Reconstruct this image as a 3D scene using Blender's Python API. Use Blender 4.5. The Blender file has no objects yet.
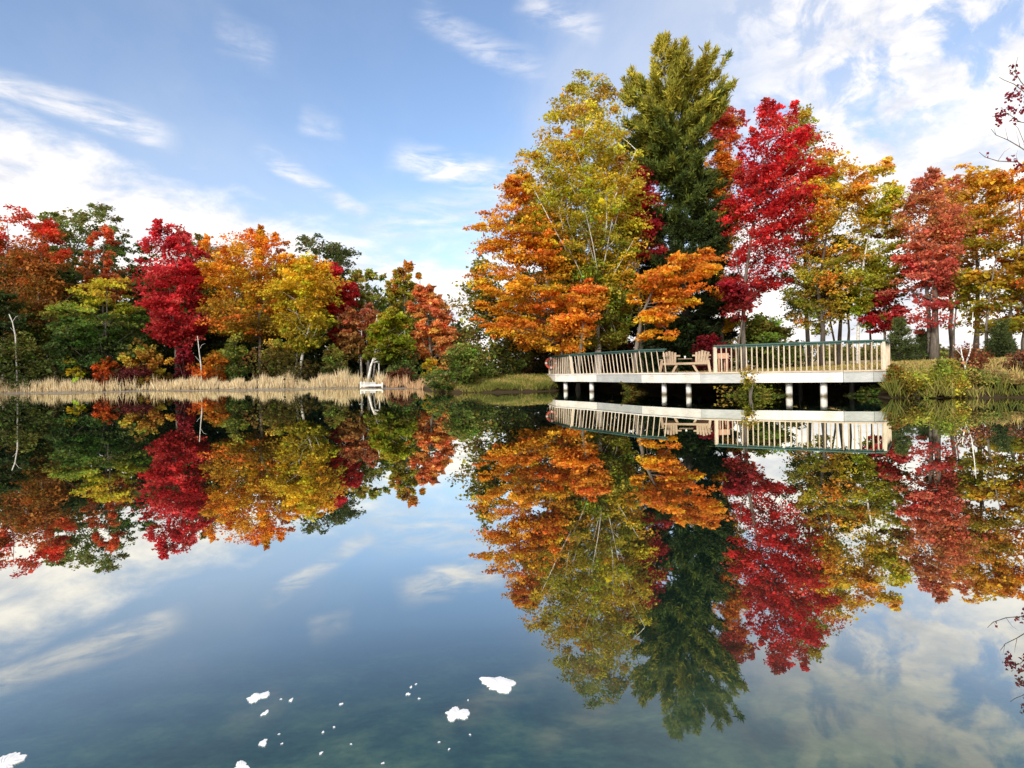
import bpy, math, random
import numpy as np
S = bpy.context.scene
COL = S.collection
R = math.radians

# ------------------------------------------------------------------ camera frame
F, YH, ROLL, CAMH = 600.0, 372.0, 0.018, 1.05
CR, SR = math.cos(ROLL), math.sin(ROLL)
def ray(x, y):
    a, b = (x - 512) / F, (YH - y) / F
    return a * CR + b * SR, -a * SR + b * CR
def P(x, y, D):
    u, v = ray(x, y)
    return np.array([u * D, D, CAMH + v * D])
def PW(x, y):
    u, v = ray(x, y)
    D = CAMH / -v
    return np.array([u * D, D, 0.0])
def azel(x, y):
    u, v = ray(x, y)
    return math.atan(u), math.atan(v / math.hypot(1, u))

def lin(h):
    h = h.lstrip('#')
    out = []
    for i in (0, 2, 4):
        v = int(h[i:i + 2], 16) / 255
        out.append(v / 12.92 if v <= .04045 else ((v + .055) / 1.055) ** 2.4)
    return out

# ------------------------------------------------------------------ objects
def tag(o, label=None, cat=None, group=None, kind=None):
    if label: o['label'] = label
    if cat: o['category'] = cat
    if group: o['group'] = group
    if kind: o['kind'] = kind
    return o
def empty(name, loc, label, cat, group=None):
    o = bpy.data.objects.new(name, None)
    COL.objects.link(o)
    o.location = loc
    o.empty_display_size = .2
    return tag(o, label, cat, group)
def link(name, me, parent=None):
    o = bpy.data.objects.new(name, me)
    COL.objects.link(o)
    if parent is not None:
        o.parent = parent
    return o

class MB:
    """collects polygons, then links them as ONE mesh object"""
    def __init__(s):
        s.v, s.f, s.sm = [], [], []
    def add(s, vs, fs, smooth=False):
        n = len(s.v)
        s.v += [tuple(map(float, p)) for p in vs]
        s.f += [tuple(i + n for i in f) for f in fs]
        s.sm += [smooth] * len(fs)
    def box(s, c, size, ax=None):
        c = np.array(c, float); h = np.array(size, float) / 2
        A = np.eye(3) if ax is None else np.array(ax, float)
        vs = [c + A[0] * h[0] * i + A[1] * h[1] * j + A[2] * h[2] * k for k in (-1, 1) for j in (-1, 1) for i in (-1, 1)]
        s.add(vs, [(0, 2, 3, 1), (4, 5, 7, 6), (0, 1, 5, 4), (2, 6, 7, 3), (0, 4, 6, 2), (1, 3, 7, 5)])
    def bar(s, a, b, w, t, up=(0, 0, 1)):
        a, b = np.array(a, float), np.array(b, float)
        d = b - a; L = np.linalg.norm(d); d /= L
        u = np.array(up, float); x = np.cross(d, u)
        if np.linalg.norm(x) < 1e-4: x = np.cross(d, (1, 0, 0))
        x /= np.linalg.norm(x); z = np.cross(x, d)
        s.box((a + b) / 2, (L, w, t), (d, x, z))
    def tube(s, pts, rad, n=7, cap=True):
        pts = np.array(pts, float); m = len(pts)
        vs = []
        prev = np.array([1., .13, .07])
        for i in range(m):
            d = pts[min(i + 1, m - 1)] - pts[max(i - 1, 0)]
            d /= (np.linalg.norm(d) + 1e-9)
            x = prev - d * np.dot(prev, d)
            if np.linalg.norm(x) < 1e-3: x = np.cross(d, (0, 1, .2))
            x /= np.linalg.norm(x); prev = x
            y = np.cross(d, x)
            r = rad[i]
            for k in range(n):
                a = 2 * math.pi * k / n
                vs.append(pts[i] + (x * math.cos(a) + y * math.sin(a)) * r)
        fs = [(i * n + k, i * n + (k + 1) % n, (i + 1) * n + (k + 1) % n, (i + 1) * n + k) for i in range(m - 1) for k in range(n)]
        if cap:
            fs += [tuple(range(n - 1, -1, -1)), tuple((m - 1) * n + k for k in range(n))]
        s.add(vs, fs, True)
    def build(s, name, mat, parent=None, origin=None):
        me = bpy.data.meshes.new(name)
        v = np.array(s.v)
        if origin is not None: v = v - np.array(origin)
        me.from_pydata(v.tolist(), [], s.f)
        me.polygons.foreach_set('use_smooth', s.sm)
        me.materials.append(mat)
        o = link(name, me, parent)
        return o

# ------------------------------------------------------------------ materials
def mat(name):
    m = bpy.data.materials.new(name)
    m.use_nodes = True
    nt = m.node_tree
    nt.nodes.clear()
    out = nt.nodes.new('ShaderNodeOutputMaterial')
    return m, nt, out
def node(nt, t, **kw):
    n = nt.nodes.new(t)
    for k, v in kw.items():
        if k == 'ins':
            for i, x in v.items():
                if hasattr(x, 'is_linked') or isinstance(x, bpy.types.NodeSocket): nt.links.new(x, n.inputs[i])
                else: n.inputs[i].default_value = x
        else: setattr(n, k, v)
    return n
def ramp(nt, fac, stops):
    r = nt.nodes.new('ShaderNodeValToRGB')
    e = r.color_ramp.elements
    while len(e) < len(stops): e.new(.5)
    for el, (p, c) in zip(e, stops):
        el.position = p
        el.color = (*c[:3], 1)
    nt.links.new(fac, r.inputs[0])
    return r.outputs[0]

def wood_mat(name, stops, scale=(3, 3, 14), rough=.7, bump=.25, noise=6.):
    m, nt, out = mat(name)
    tc = node(nt, 'ShaderNodeTexCoord')
    mp = node(nt, 'ShaderNodeMapping', ins={0: tc.outputs['Object'], 3: scale})
    n1 = node(nt, 'ShaderNodeTexNoise', ins={0: mp.outputs[0], 2: noise, 3: 6., 4: .65})
    oi = node(nt, 'ShaderNodeObjectInfo')
    n2 = node(nt, 'ShaderNodeTexNoise', ins={0: tc.outputs['Object'], 2: 1.3, 3: 3.})
    mx = node(nt, 'ShaderNodeMath', operation='ADD', ins={0: n1.outputs[0], 1: n2.outputs[0]})
    m2 = node(nt, 'ShaderNodeMath', operation='MULTIPLY_ADD', ins={0: oi.outputs['Random'], 1: .16, 2: mx.outputs[0]})
    m3 = node(nt, 'ShaderNodeMath', operation='MULTIPLY', ins={0: m2.outputs[0], 1: .5})
    c = ramp(nt, m3.outputs[0], stops)
    b = node(nt, 'ShaderNodeBump', ins={0: bump, 1: .02, 2: n1.outputs[0]})
    p = node(nt, 'ShaderNodeBsdfPrincipled', ins={'Base Color': c, 'Roughness': rough, 'Normal': b.outputs[0]})
    nt.links.new(p.outputs[0], out.inputs[0])
    return m

def leaf_mat(name, trans=.35, rough=.6):
    m, nt, out = mat(name)
    a = node(nt, 'ShaderNodeAttribute', attribute_name='leafcol')
    p = node(nt, 'ShaderNodeBsdfPrincipled', ins={'Base Color': a.outputs['Color'], 'Roughness': rough, 'Specular IOR Level': .25})
    t = node(nt, 'ShaderNodeBsdfTranslucent', ins={0: a.outputs['Color']})
    mx = node(nt, 'ShaderNodeMixShader', ins={0: trans, 1: p.outputs[0], 2: t.outputs[0]})
    nt.links.new(mx.outputs[0], out.inputs[0])
    return m
LEAF = leaf_mat('broad_leaf', .46)
NEEDLE = leaf_mat('needle_leaf', .15, .7)
GRASS = leaf_mat('grass_blade', .3, .7)

def bark_mat(name, dark, light, marks=None):
    m, nt, out = mat(name)
    tc = node(nt, 'ShaderNodeTexCoord')
    mp = node(nt, 'ShaderNodeMapping', ins={0: tc.outputs['Object'], 3: (9, 9, 1.6) if not marks else (2.5, 2.5, 9)})
    n1 = node(nt, 'ShaderNodeTexNoise', ins={0: mp.outputs[0], 2: 2., 3: 5., 4: .6})
    if marks:
        c = ramp(nt, n1.outputs[0], [(.30, marks), (.40, dark), (.55, light)])
    else:
        c = ramp(nt, n1.outputs[0], [(.3, dark), (.7, light)])
    b = node(nt, 'ShaderNodeBump', ins={0: .5, 1: .03, 2: n1.outputs[0]})
    p = node(nt, 'ShaderNodeBsdfPrincipled', ins={'Base Color': c, 'Roughness': .85, 'Normal': b.outputs[0]})
    nt.links.new(p.outputs[0], out.inputs[0])
    return m
BARK = bark_mat('grey_brown_bark', (.06, .05, .04), (.19, .16, .13))
BARKD = bark_mat('dark_pine_bark', (.03, .024, .02), (.09, .07, .055))
BIRCH = bark_mat('white_birch_bark', (.5, .47, .42), (.72, .7, .66), (.06, .05, .045))

BIRCHD = bark_mat('dead_birch_bark', (.3, .28, .25), (.5, .47, .43), (.08, .07, .06))
WHITE_PAINT = wood_mat('weathered_white_paint', [(.34, (.34, .29, .22)), (.46, (.62, .58, .52)), (.62, (.78, .75, .70))], (.8, .8, 7))
GREY_BOARD = wood_mat('grey_board', [(.3, (.22, .23, .22)), (.5, (.36, .37, .36)), (.65, (.5, .5, .48))], (.8, .8, 9))
POST_PAINT = wood_mat('white_post_paint', [(.3, (.5, .46, .42)), (.5, (.78, .75, .72))], (4, 4, 2))
nt = POST_PAINT.node_tree
pb = [n_ for n_ in nt.nodes if n_.type == 'BSDF_PRINCIPLED'][0]; src = pb.inputs['Base Color'].links[0].from_socket
tc = node(nt, 'ShaderNodeTexCoord'); sz_ = node(nt, 'ShaderNodeSeparateXYZ', ins={0: tc.outputs['Object']})
nn = node(nt, 'ShaderNodeTexNoise', ins={0: tc.outputs['Object'], 2: 7.})
zz_ = node(nt, 'ShaderNodeMath', operation='MULTIPLY_ADD', ins={0: nn.outputs[0], 1: .14, 2: sz_.outputs[2]})
st = node(nt, 'ShaderNodeMapRange', ins={0: zz_.outputs[0], 1: .10, 2: .22})
mm = node(nt, 'ShaderNodeMix', data_type='RGBA', ins={0: st.outputs[0], 6: (.13, .10, .06, 1), 7: src})
nt.links.new(mm.outputs[2], pb.inputs['Base Color'])
BAL_WOOD = wood_mat('cream_baluster_wood', [(.3, (.3, .22, .14)), (.5, (.5, .4, .28)), (.65, (.64, .55, .43))], (8, 8, 1.2))
RAIL_GREEN = wood_mat('dark_green_rail_paint', [(.35, (.012, .035, .03)), (.6, (.03, .085, .07))], (1, 1, 8))
DECK_WOOD = wood_mat('brown_deck_wood', [(.3, (.16, .10, .06)), (.5, (.32, .22, .14)), (.65, (.42, .31, .21))], (2, 6, 2))
DARK_WOOD = wood_mat('dark_joist_wood', [(.3, (.03, .025, .02)), (.7, (.07, .055, .045))])
CHAIR_WOOD = wood_mat('silvered_cedar', [(.3, (.13, .085, .05)), (.5, (.30, .21, .13)), (.68, (.44, .34, .23))], (6, 6, 2))
BOX_WOOD = wood_mat('orange_cedar', [(.3, (.34, .17, .10)), (.6, (.48, .28, .18))], (4, 4, 2))

def plain(name, c, rough=.5):
    m, nt, out = mat(name)
    tc = node(nt, 'ShaderNodeTexCoord')
    n1 = node(nt, 'ShaderNodeTexNoise', ins={0: tc.outputs['Object'], 2: 14., 3: 4.})
    cc = ramp(nt, n1.outputs[0], [(.3, [x * .75 for x in c]), (.65, c)])
    p = node(nt, 'ShaderNodeBsdfPrincipled', ins={'Base Color': cc, 'Roughness': rough})
    nt.links.new(p.outputs[0], out.inputs[0])
    return m
RING_RED = plain('faded_ring_red', (.55, .1, .06))
RING_WHITE = plain('ring_white', (.75, .72, .68))
FOAM = plain('white_scrap', (.86, .85, .84), .6)

# ------------------------------------------------------------------ terrain + water
SHORE = [(-900, 46), (-300, 52), (0, 56), (330, 52), (372, 49), (405, 46), (424, 40), (434, 34), (460, 31.5), (520, 31.2), (548, 31.8), (560, 34), (600, 33.2),
         (650, 29.5), (720, 26.8), (800, 24.2), (868, 21.5), (890, 19.2), (950, 18.4), (1010, 18), (1100, 17), (1500, 13), (3000, 7)]
_su = np.array([(x - 512) / F for x, d in SHORE]); _sd = np.array([d for x, d in SHORE], float)
def sstep(a, b, t):
    t = np.clip((t - a) / (b - a), 0, 1)
    return t * t * (3 - 2 * t)
def vnoise(x, y, s=0):
    return (np.sin(x * 1.7 + 1.3 * s + 2 * np.sin(y * .9 + s)) * np.cos(y * 1.9 - .7 * s + 1.6 * np.sin(x * 1.1)) + .5 * np.sin(x * 4.1 + y * 2.7 + s) * np.cos(y * 4.7 - x * 1.3))
def ground_z(x, y):
    x = np.asarray(x, float); y = np.asarray(y, float)
    u = x / np.maximum(y, .5)
    D = np.interp(u, _su, _sd)
    s = y - D + .3 * vnoise(x * .8, y * .8) + .12 * vnoise(x * 2.3, y * 2.3, 4)
    far = sstep(-.1, -.17, u)               # the left, far shore is low and flat
    up_near = .74 * (1 - np.exp(-np.maximum(s, 0) / 1.1)) + .012 * np.maximum(s, 0)
    up_far = .22 * (1 - np.exp(-np.maximum(s, 0) / 5)) + .03 * np.maximum(s - 4, 0)
    h = up_near * (1 - far) + up_far * far
    h = h * np.where(s > 60, 1, 1) + .04 * vnoise(x * 1.5, y * 1.5, 3) * (s > .3)
    h = np.minimum(h, 2.6 + .2 * vnoise(x * .05, y * .05))
    rise = sstep(.32, .8, u) * .35 * sstep(0, 8, s)
    bed = -np.minimum(.04 + .16 * np.maximum(-s, 0), 1.5)
    nb = -.40 - .2 * np.maximum(y - .8, 0)
    bed = np.maximum(bed, np.where(y < 12, nb + .06 * vnoise(x * 2, y * 2, 1), -9))
    z = np.where(s > 0, h + rise, bed)
    back = -.6 - y
    z = np.where(y < -.2, np.maximum(z, np.minimum(back * .6 - .1, 1.2)), z)
    side = np.maximum(np.abs(x) - 75, 0)
    z = np.where((side > 0) & (y <= D), np.maximum(z, np.minimum(side * .2 - .3, 1.0)), z)
    return z
def gz(x, y): return float(ground_z(x, y))

gx = np.concatenate([-np.geomspace(1600, 90, 26), np.arange(-86, 60, .8), np.geomspace(62, 1600, 26)])
gy = np.concatenate([-np.geomspace(600, 8, 14), np.arange(-7, 90, .7), np.geomspace(92, 2200, 30)])
X, Y = np.meshgrid(gx, gy)
Z = ground_z(X, Y)
nx, ny = len(gx), len(gy)
me = bpy.data.meshes.new('ground')
V = np.stack([X, Y, Z], -1).reshape(-1, 3)
idx = np.arange(nx * ny).reshape(ny, nx)
Q = np.stack([idx[:-1, :-1], idx[:-1, 1:], idx[1:, 1:], idx[1:, :-1]], -1).reshape(-1, 4)
def fast_mesh(me, V, Q, smooth=False):
    me.vertices.add(len(V)); me.vertices.foreach_set('co', np.ascontiguousarray(V, dtype=np.float32).ravel())
    k = Q.shape[1]
    me.loops.add(Q.size); me.loops.foreach_set('vertex_index', np.ascontiguousarray(Q, dtype=np.int32).ravel())
    me.polygons.add(len(Q)); me.polygons.foreach_set('loop_start', np.arange(0, Q.size, k, dtype=np.int32))
    try: me.polygons.foreach_set('loop_total', np.full(len(Q), k, dtype=np.int32))
    except Exception: pass
    me.update(calc_edges=True)
    me.polygons.foreach_set('use_smooth', np.full(len(Q), smooth))
fast_mesh(me, V, Q, True)
m, nt, out = mat('bank_soil_and_dry_grass')
geo = node(nt, 'ShaderNodeNewGeometry')
n1 = node(nt, 'ShaderNodeTexNoise', ins={0: geo.outputs['Position'], 2: .9, 3: 6., 4: .65})
n2 = node(nt, 'ShaderNodeTexNoise', ins={0: geo.outputs['Position'], 2: 9., 3: 6., 4: .7})
c1 = ramp(nt, n1.outputs[0], [(.3, lin('7a7048')), (.48, lin('a58f62')), (.62, lin('8f7a50')), (.75, lin('6f6a3a'))])
c2 = ramp(nt, n2.outputs[0], [(.3, (.35, .3, .22)), (.5, (.8, .78, .7)), (.7, (1.2, 1.15, 1.05))])
mx = node(nt, 'ShaderNodeMix', data_type='RGBA', blend_type='MULTIPLY', ins={0: 1., 6: c1, 7: c2})
# pond bed, light lost with depth painted in: silt and water weed
n3 = node(nt, 'ShaderNodeTexNoise', ins={0: geo.outputs['Position'], 2: 2.6, 3: 5., 4: .55})
n4 = node(nt, 'ShaderNodeTexNoise', ins={0: geo.outputs['Position'], 2: 17., 3: 4., 4: .6})
ad = node(nt, 'ShaderNodeMath', operation='MULTIPLY_ADD', ins={0: n4.outputs[0], 1: .35, 2: n3.outputs[0]})
c3 = ramp(nt, ad.outputs[0], [(.5, (.03, .10, .08)), (.66, (.09, .21, .155)), (.8, (.25, .36, .2)), (.95, (.5, .55, .32))])
sp = node(nt, 'ShaderNodeSeparateXYZ', ins={0: geo.outputs['Position']})
wet = node(nt, 'ShaderNodeMapRange', ins={0: sp.outputs[2], 1: -.2, 2: -.06, 3: 0., 4: 1.})
mud = node(nt, 'ShaderNodeMapRange', ins={0: sp.outputs[2], 1: .1, 2: .42, 3: 0., 4: 1.})
mxm = node(nt, 'ShaderNodeMix', data_type='RGBA', ins={0: mud.outputs[0], 6: (*lin('3a3022'), 1), 7: mx.outputs[2]})
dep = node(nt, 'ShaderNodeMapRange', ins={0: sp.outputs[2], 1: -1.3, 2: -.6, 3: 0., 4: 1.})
weed_dimmed = node(nt, 'ShaderNodeMix', data_type='RGBA', ins={0: dep.outputs[0], 6: (.028, .07, .055, 1), 7: c3})  # deep bed painted darker, standing in for light absorbed by the water
mx2 = node(nt, 'ShaderNodeMix', data_type='RGBA', ins={0: wet.outputs[0], 6: weed_dimmed.outputs[2], 7: mxm.outputs[2]})
bp = node(nt, 'ShaderNodeBump', ins={0: .6, 1: .08, 2: n2.outputs[0]})
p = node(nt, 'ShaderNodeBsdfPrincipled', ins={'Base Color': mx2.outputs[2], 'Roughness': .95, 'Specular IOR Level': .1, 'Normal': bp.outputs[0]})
nt.links.new(p.outputs[0], out.inputs[0])
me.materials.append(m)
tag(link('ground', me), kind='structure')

# water sheet
me = bpy.data.meshes.new('water')
me.from_pydata([(-420, -30, 0), (420, -30, 0), (420, 75, 0), (-420, 75, 0)], [], [(0, 1, 2, 3)])
m, nt, out = mat('pond_water')
geo = node(nt, 'ShaderNodeNewGeometry')
mp = node(nt, 'ShaderNodeMapping', ins={0: geo.outputs['Position'], 3: (1.0, .55, 1)})
w1 = node(nt, 'ShaderNodeTexNoise', ins={0: mp.outputs[0], 2: .9, 3: 2., 4: .5})
w2 = node(nt, 'ShaderNodeTexNoise', ins={0: mp.outputs[0], 2: 6., 3: 3., 4: .5})
wa = node(nt, 'ShaderNodeMath', operation='MULTIPLY_ADD', ins={0: w2.outputs[0], 1: .12, 2: w1.outputs[0]})
bp = node(nt, 'ShaderNodeBump', ins={0: .028, 1: .06, 2: wa.outputs[0]})
fr = node(nt, 'ShaderNodeFresnel', ins={0: 1.33, 'Normal': bp.outputs[0]})
fm = [ramp(nt, fr.outputs[0], [(.02, (.07,) * 3), (.06, (.17,) * 3), (.11, (.52,) * 3), (.18, (.74,) * 3), (.45, (.92,) * 3)])]
gl = node(nt, 'ShaderNodeBsdfGlossy', ins={0: (.97, .98, .92, 1), 1: .004, 'Normal': bp.outputs[0]})
tr = node(nt, 'ShaderNodeBsdfTransparent', ins={0: (.84, .96, .90, 1)})
mx = node(nt, 'ShaderNodeMixShader', ins={0: fm[0], 1: tr.outputs[0], 2: gl.outputs[0]})
nt.links.new(mx.outputs[0], out.inputs[0])
me.materials.append(m)
tag(link('water', me), kind='structure')

# ------------------------------------------------------------------ leaves
RNG = np.random.default_rng(7)
def unit(a):
    return a / (np.linalg.norm(a, axis=-1, keepdims=True) + 1e-9)
def leaf_mesh(name, C, DIR, NRM, LEN, WID, COLS, material, parent=None, origin=(0, 0, 0), point=False):
    """kite-shaped leaves: C base points, DIR long axis, NRM approximate normal"""
    n = len(C)
    DIR = unit(DIR); SIDE = unit(np.cross(DIR, NRM)); N2 = np.cross(SIDE, DIR)
    L = np.asarray(LEN).reshape(-1, 1) * np.ones((n, 1)); W = np.asarray(WID).reshape(-1, 1) * np.ones((n, 1))
    v = np.empty((n, 4, 3))
    v[:, 0] = C
    v[:, 1] = C + DIR * L * .45 + SIDE * W * .5 + N2 * W * .18
    v[:, 2] = C + DIR * L
    v[:, 3] = C + DIR * L * .45 - SIDE * W * .5 + N2 * W * .18
    v -= np.array(origin)
    me = bpy.data.meshes.new(name)
    fast_mesh(me, v.reshape(-1, 3), np.arange(n * 4).reshape(n, 4))
    a = me.attributes.new('leafcol', 'FLOAT_COLOR', 'FACE')
    a.data.foreach_set('color', np.concatenate([np.clip(COLS, .002, .95), np.ones((n, 1))], 1).astype(np.float32).ravel())
    me.materials.append(material)
    return link(name, me, parent)

def pal_color(pal, t, rng):
    ts = np.array([p[0] for p in pal]); cs = np.array([lin(p[1]) for p in pal])
    return np.stack([np.interp(t, ts, cs[:, k]) for k in range(3)], -1)

def scatter(rng, cen, rad, per, leaf, pal, tfun, flat=.5, axis=None, jit=.22, hue=.12, up=.5, alt=None, tj=None):
    """leaves spread through clump centres; returns arrays for leaf_mesh"""
    n = len(cen)
    cnt = np.maximum(3, rng.poisson(per, n))
    ci = np.repeat(np.arange(n), cnt); N = len(ci)
    g = rng.normal(0, 1, (N, 3)); g = g / np.maximum(1, np.linalg.norm(g, axis=1, keepdims=True) / 1.9)
    off = g * rad[ci][:, None] * np.array([.55, .55, .55 * flat])
    if axis is not None:      # droop outward along the spray direction
        a = axis[ci]
        out_d = (off * a).sum(1)
        off = off + a * (out_d * .55)[:, None]
        off[:, 2] -= .22 * np.abs(out_d)
    pos = cen[ci] + off
    d = rng.normal(0, 1, (N, 3)); d[:, 2] = d[:, 2] * .6 - .25
    if axis is not None: d += axis[ci] * .7
    nr = rng.normal(0, 1, (N, 3)); nr[:, 2] = np.abs(nr[:, 2]) + up
    t = np.clip(tfun(pos[:, 2]) + np.repeat(rng.normal(0, .11, n) if tj is None else tj, cnt) + rng.normal(0, .05, N), 0, 1)
    c = pal_color(pal, t, rng)
    if alt is not None:       # some clumps turned another colour
        am = rng.random(n) < alt[0]
        ac = np.array(lin(alt[1]))
        k = (am[ci] * rng.uniform(.5, 1, N))[:, None]
        c = c * (1 - k) + ac * k
    cj = np.exp(rng.normal(0, jit, n))[ci] * np.exp(rng.normal(0, jit * .8, N))
    hj = rng.normal(0, hue, n)[ci] + rng.normal(0, hue * .6, N)
    c = c * cj[:, None]
    c[:, 0] *= np.exp(hj * .4); c[:, 1] *= np.exp(-hj)
    ln = leaf * np.exp(rng.normal(-.05, .38, N))
    return pos, d, nr, ln, ln * .8, c

def limb_path(a, b, rng, sag=.12, n=5):
    a, b = np.array(a, float), np.array(b, float)
    t = np.linspace(0, 1, n)[:, None]
    L = np.linalg.norm(b - a)
    mid = np.sin(t * math.pi)
    off = rng.normal(0, 1, 3) * L * .06
    pts = a + (b - a) * t + mid * off
    pts[:, 2] -= (mid[:, 0]) * L * sag * .5
    return pts

def broad_tree(name, label, cat, D, prof, pal, base=None, seed=0, ncl=150, per=110, leaf=.2, clump=None, flat=.55, dk=.9, trunk_r=.16, bark=None,
               group=None, alt=None, jit=.22, hue=.12, spikes=0, limbs=16, trunk=None, hollow=.25, up=.5, extra=None, limb_rise=.7, twigs=60, thin=0., fill=.22, div=7.):
    """prof: rows (y, x_left, x_right) of the crown as seen at distance D, top first; the crown is a volume of leaf clumps on limbs"""
    rng = np.random.default_rng(seed)
    bark = bark or BARK
    rows = sorted(prof, key=lambda r: r[0])
    zs, xl, xr = [], [], []
    for y, a, b in rows:
        pl, pr = P(a, y, D), P(b, y, D)
        zs.append((pl[2] + pr[2]) / 2); xl.append(pl[0]); xr.append(pr[0])
    zs, xl, xr = np.array(zs)[::-1], np.array(xl)[::-1], np.array(xr)[::-1]
    cx = (xl + xr) / 2; hw = (xr - xl) / 2
    z0, z1 = zs[0], zs[-1]
    bx = P(base, 375, D)[0] if base is not None else float(cx[0])
    gzb = max(gz(bx, D), .02)
    wmean = hw.mean()
    clump = clump or max(.28, min(1.3, wmean * .26))
    # clump centres
    zz = np.linspace(z0, z1, 200); ww = np.interp(zz, zs, hw)
    pdf = np.maximum(ww, .12 * wmean) ** 1.35; pdf /= pdf.sum()
    if thin: pdf *= 1 - thin * (1 - sstep(z0 + .15 * (z1 - z0), z0 + .75 * (z1 - z0), zz)); pdf /= pdf.sum()
    z = rng.choice(zz, ncl, p=pdf) + rng.normal(0, (z1 - z0) / 200, ncl)
    th = rng.uniform(0, 2 * math.pi, ncl)
    rr = (hollow + (1 - hollow) * rng.random(ncl)) ** .6
    w = np.maximum(np.interp(z, zs, hw) - clump * .55, clump * .12)
    # uneven outline: some sectors reach farther than others
    lob = 1 + .16 * np.sin(th * 3 + seed) * np.cos(z / (z1 - z0 + .1) * 9 + seed) + rng.normal(0, .05, ncl)
    wx = w * rr * lob
    cen = np.stack([np.interp(z, zs, cx) + wx * np.cos(th), D + wx * dk * np.sin(th), z], -1)
    rad = clump * rng.uniform(.55, 1.15, ncl) * np.clip(.55 + .55 * w / (wmean + .01), .5, 1.1)
    ax = np.stack([np.cos(th), np.sin(th), -.12 + 0 * th], -1)
    tj = rng.normal(0, .10, ncl)
    # trunk line
    tops = np.interp(z1 - (z1 - z0) * .1, zs, cx)
    if trunk is None:
        zc = np.linspace(0, 1, 9)
        tx = bx + (tops - bx) * zc ** 1.5 + rng.normal(0, .06 * wmean * .3, 9) * (zc > 0)
        tz = (gzb - .3) + (z1 - (z1 - z0) * .1 - gzb + .3) * zc
        tp = np.stack([tx, D + rng.normal(0, .05, 9) * (zc > 0), tz], -1)
    else:
        tp = np.array([P(x, y, D) for x, y in trunk]); tp[0, 2] = gzb - .3
    # boughs: most clumps ride on limbs that reach for the outline, with gaps between
    nb = max(7, int(ncl / div))
    bz = rng.choice(zz, nb, p=pdf); bz = np.minimum(bz, z1 - clump * .35); bz[:2] = z1 - clump * .4 - rng.random(2) * (z1 - z0) * .04
    bth = np.arange(nb) * 2.399 + rng.normal(0, .4, nb)
    bw = np.interp(bz, zs, hw) * rng.uniform(.74, 1.1, nb)
    tip = np.stack([np.interp(bz, zs, cx) + bw * np.cos(bth), D + bw * dk * np.sin(bth), bz], -1)
    sz = np.maximum(z0 - .05 * (z1 - z0), bz - limb_rise * bw * rng.uniform(.7, 1.2, nb) - .25); sz = np.clip(sz, tp[0, 2] + .3, tp[-1, 2])
    start = np.stack([np.interp(sz, tp[:, 2], tp[:, 0]), np.interp(sz, tp[:, 2], tp[:, 1]), sz], -1)
    bl = np.linalg.norm(tip - start, axis=1)
    bj = rng.normal(0, .13, nb)
    onb = np.nonzero(rng.random(ncl) > fill)[0]
    bi = rng.choice(nb, len(onb), p=bl / bl.sum())
    bt = 1 - .78 * rng.random(len(onb)) ** 1.25
    bd = unit(tip - start)
    sd_ = unit(np.cross(bd, np.array([0, 0, 1.]) + 1e-4))
    L_ = bl[bi][:, None]
    pc = start[bi] + (tip - start)[bi] * bt[:, None] + sd_[bi] * (rng.normal(0, 1, (len(onb), 1)) * (.15 * L_ * (1.2 - bt[:, None]) + clump * .12)) + rng.normal(0, 1, (len(onb), 3)) * clump * np.array([.15, .15, .16])
    pc[:, 2] -= .06 * L_[:, 0] * np.sin(bt * math.pi)
    cen[onb] = pc
    rad[onb] = clump * rng.uniform(.55, 1.1, len(onb)) * (1.12 - .5 * bt)
    ax[onb] = bd[bi] * np.array([1, 1, .6])
    tj[onb] = bj[bi] + rng.normal(0, .05, len(onb))
    if spikes:                 # upright leading shoots along the top of the crown
        k = spikes
        zt = rng.uniform(z0 + (z1 - z0) * .55, z1 - clump * 1.25, k)
        tt = rng.uniform(0, 2 * math.pi, k); ws = np.interp(zt, zs, hw) * rng.uniform(.5, 1.0, k)
        sc = np.stack([np.interp(zt, zs, cx) + ws * np.cos(tt), D + ws * np.sin(tt) * dk, zt], -1)
        for j in range(3):
            cen = np.concatenate([cen, sc + np.array([0, 0, 1]) * clump * .55 * j + rng.normal(0, clump * .06, (k, 3))])
            rad = np.concatenate([rad, clump * np.array([.5, .38, .24])[j] * np.ones(k)])
            ax = np.concatenate([ax, np.stack([.2 * np.cos(tt), .2 * np.sin(tt), .9 + 0 * tt], -1)]); tj = np.concatenate([tj, rng.normal(0, .08, k)])
    tf = lambda q: (q - z0) / (z1 - z0)
    pos, d, nr, ln, wd, c = scatter(rng, cen, rad, per, leaf, pal, tf, flat, ax, jit, hue, up, alt, tj)
    e = empty(name, (bx, D, gzb - .05), label, cat, group)
    O = (bx, D, gzb - .05)
    # trunk and limbs
    mb = MB()
    m_ = len(tp)
    tr = trunk_r * (1 - .9 * np.linspace(0, 1, m_) ** 1.1); tr[0] *= 1.35
    mb.tube(tp, tr, 9)
    joints = []
    for i in np.argsort(-bl)[:max(limbs, nb // 2)]:
        ra = np.interp(start[i, 2], tp[:, 2], tr)
        pts = limb_path(start[i], tip[i] - bd[i] * clump * .25, rng)
        r0 = min(ra * .5, trunk_r * .34) * min(1, .45 + bl[i] / (1.6 * wmean))
        mb.tube(pts, np.linspace(r0, r0 * .15, len(pts)), 5, False)
        joints += [p for p in pts[1:]]
    if joints:
        J = np.array(joints)
        for i in rng.permutation(len(cen))[:twigs]:
            dd = np.linalg.norm(J - cen[i], axis=1); j = dd.argmin()
            if .1 < dd[j] < wmean * 1.2:
                mb.tube(limb_path(J[j], cen[i], rng, n=4), np.linspace(trunk_r * .1 + .006, .006, 4), 4, False)
    if extra:
        for pts, r in extra:
            q = [P(x, y, D + dd) for x, y, dd in pts]
            mb.tube(q, np.linspace(r, r * .4, len(q)), 7)
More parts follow.
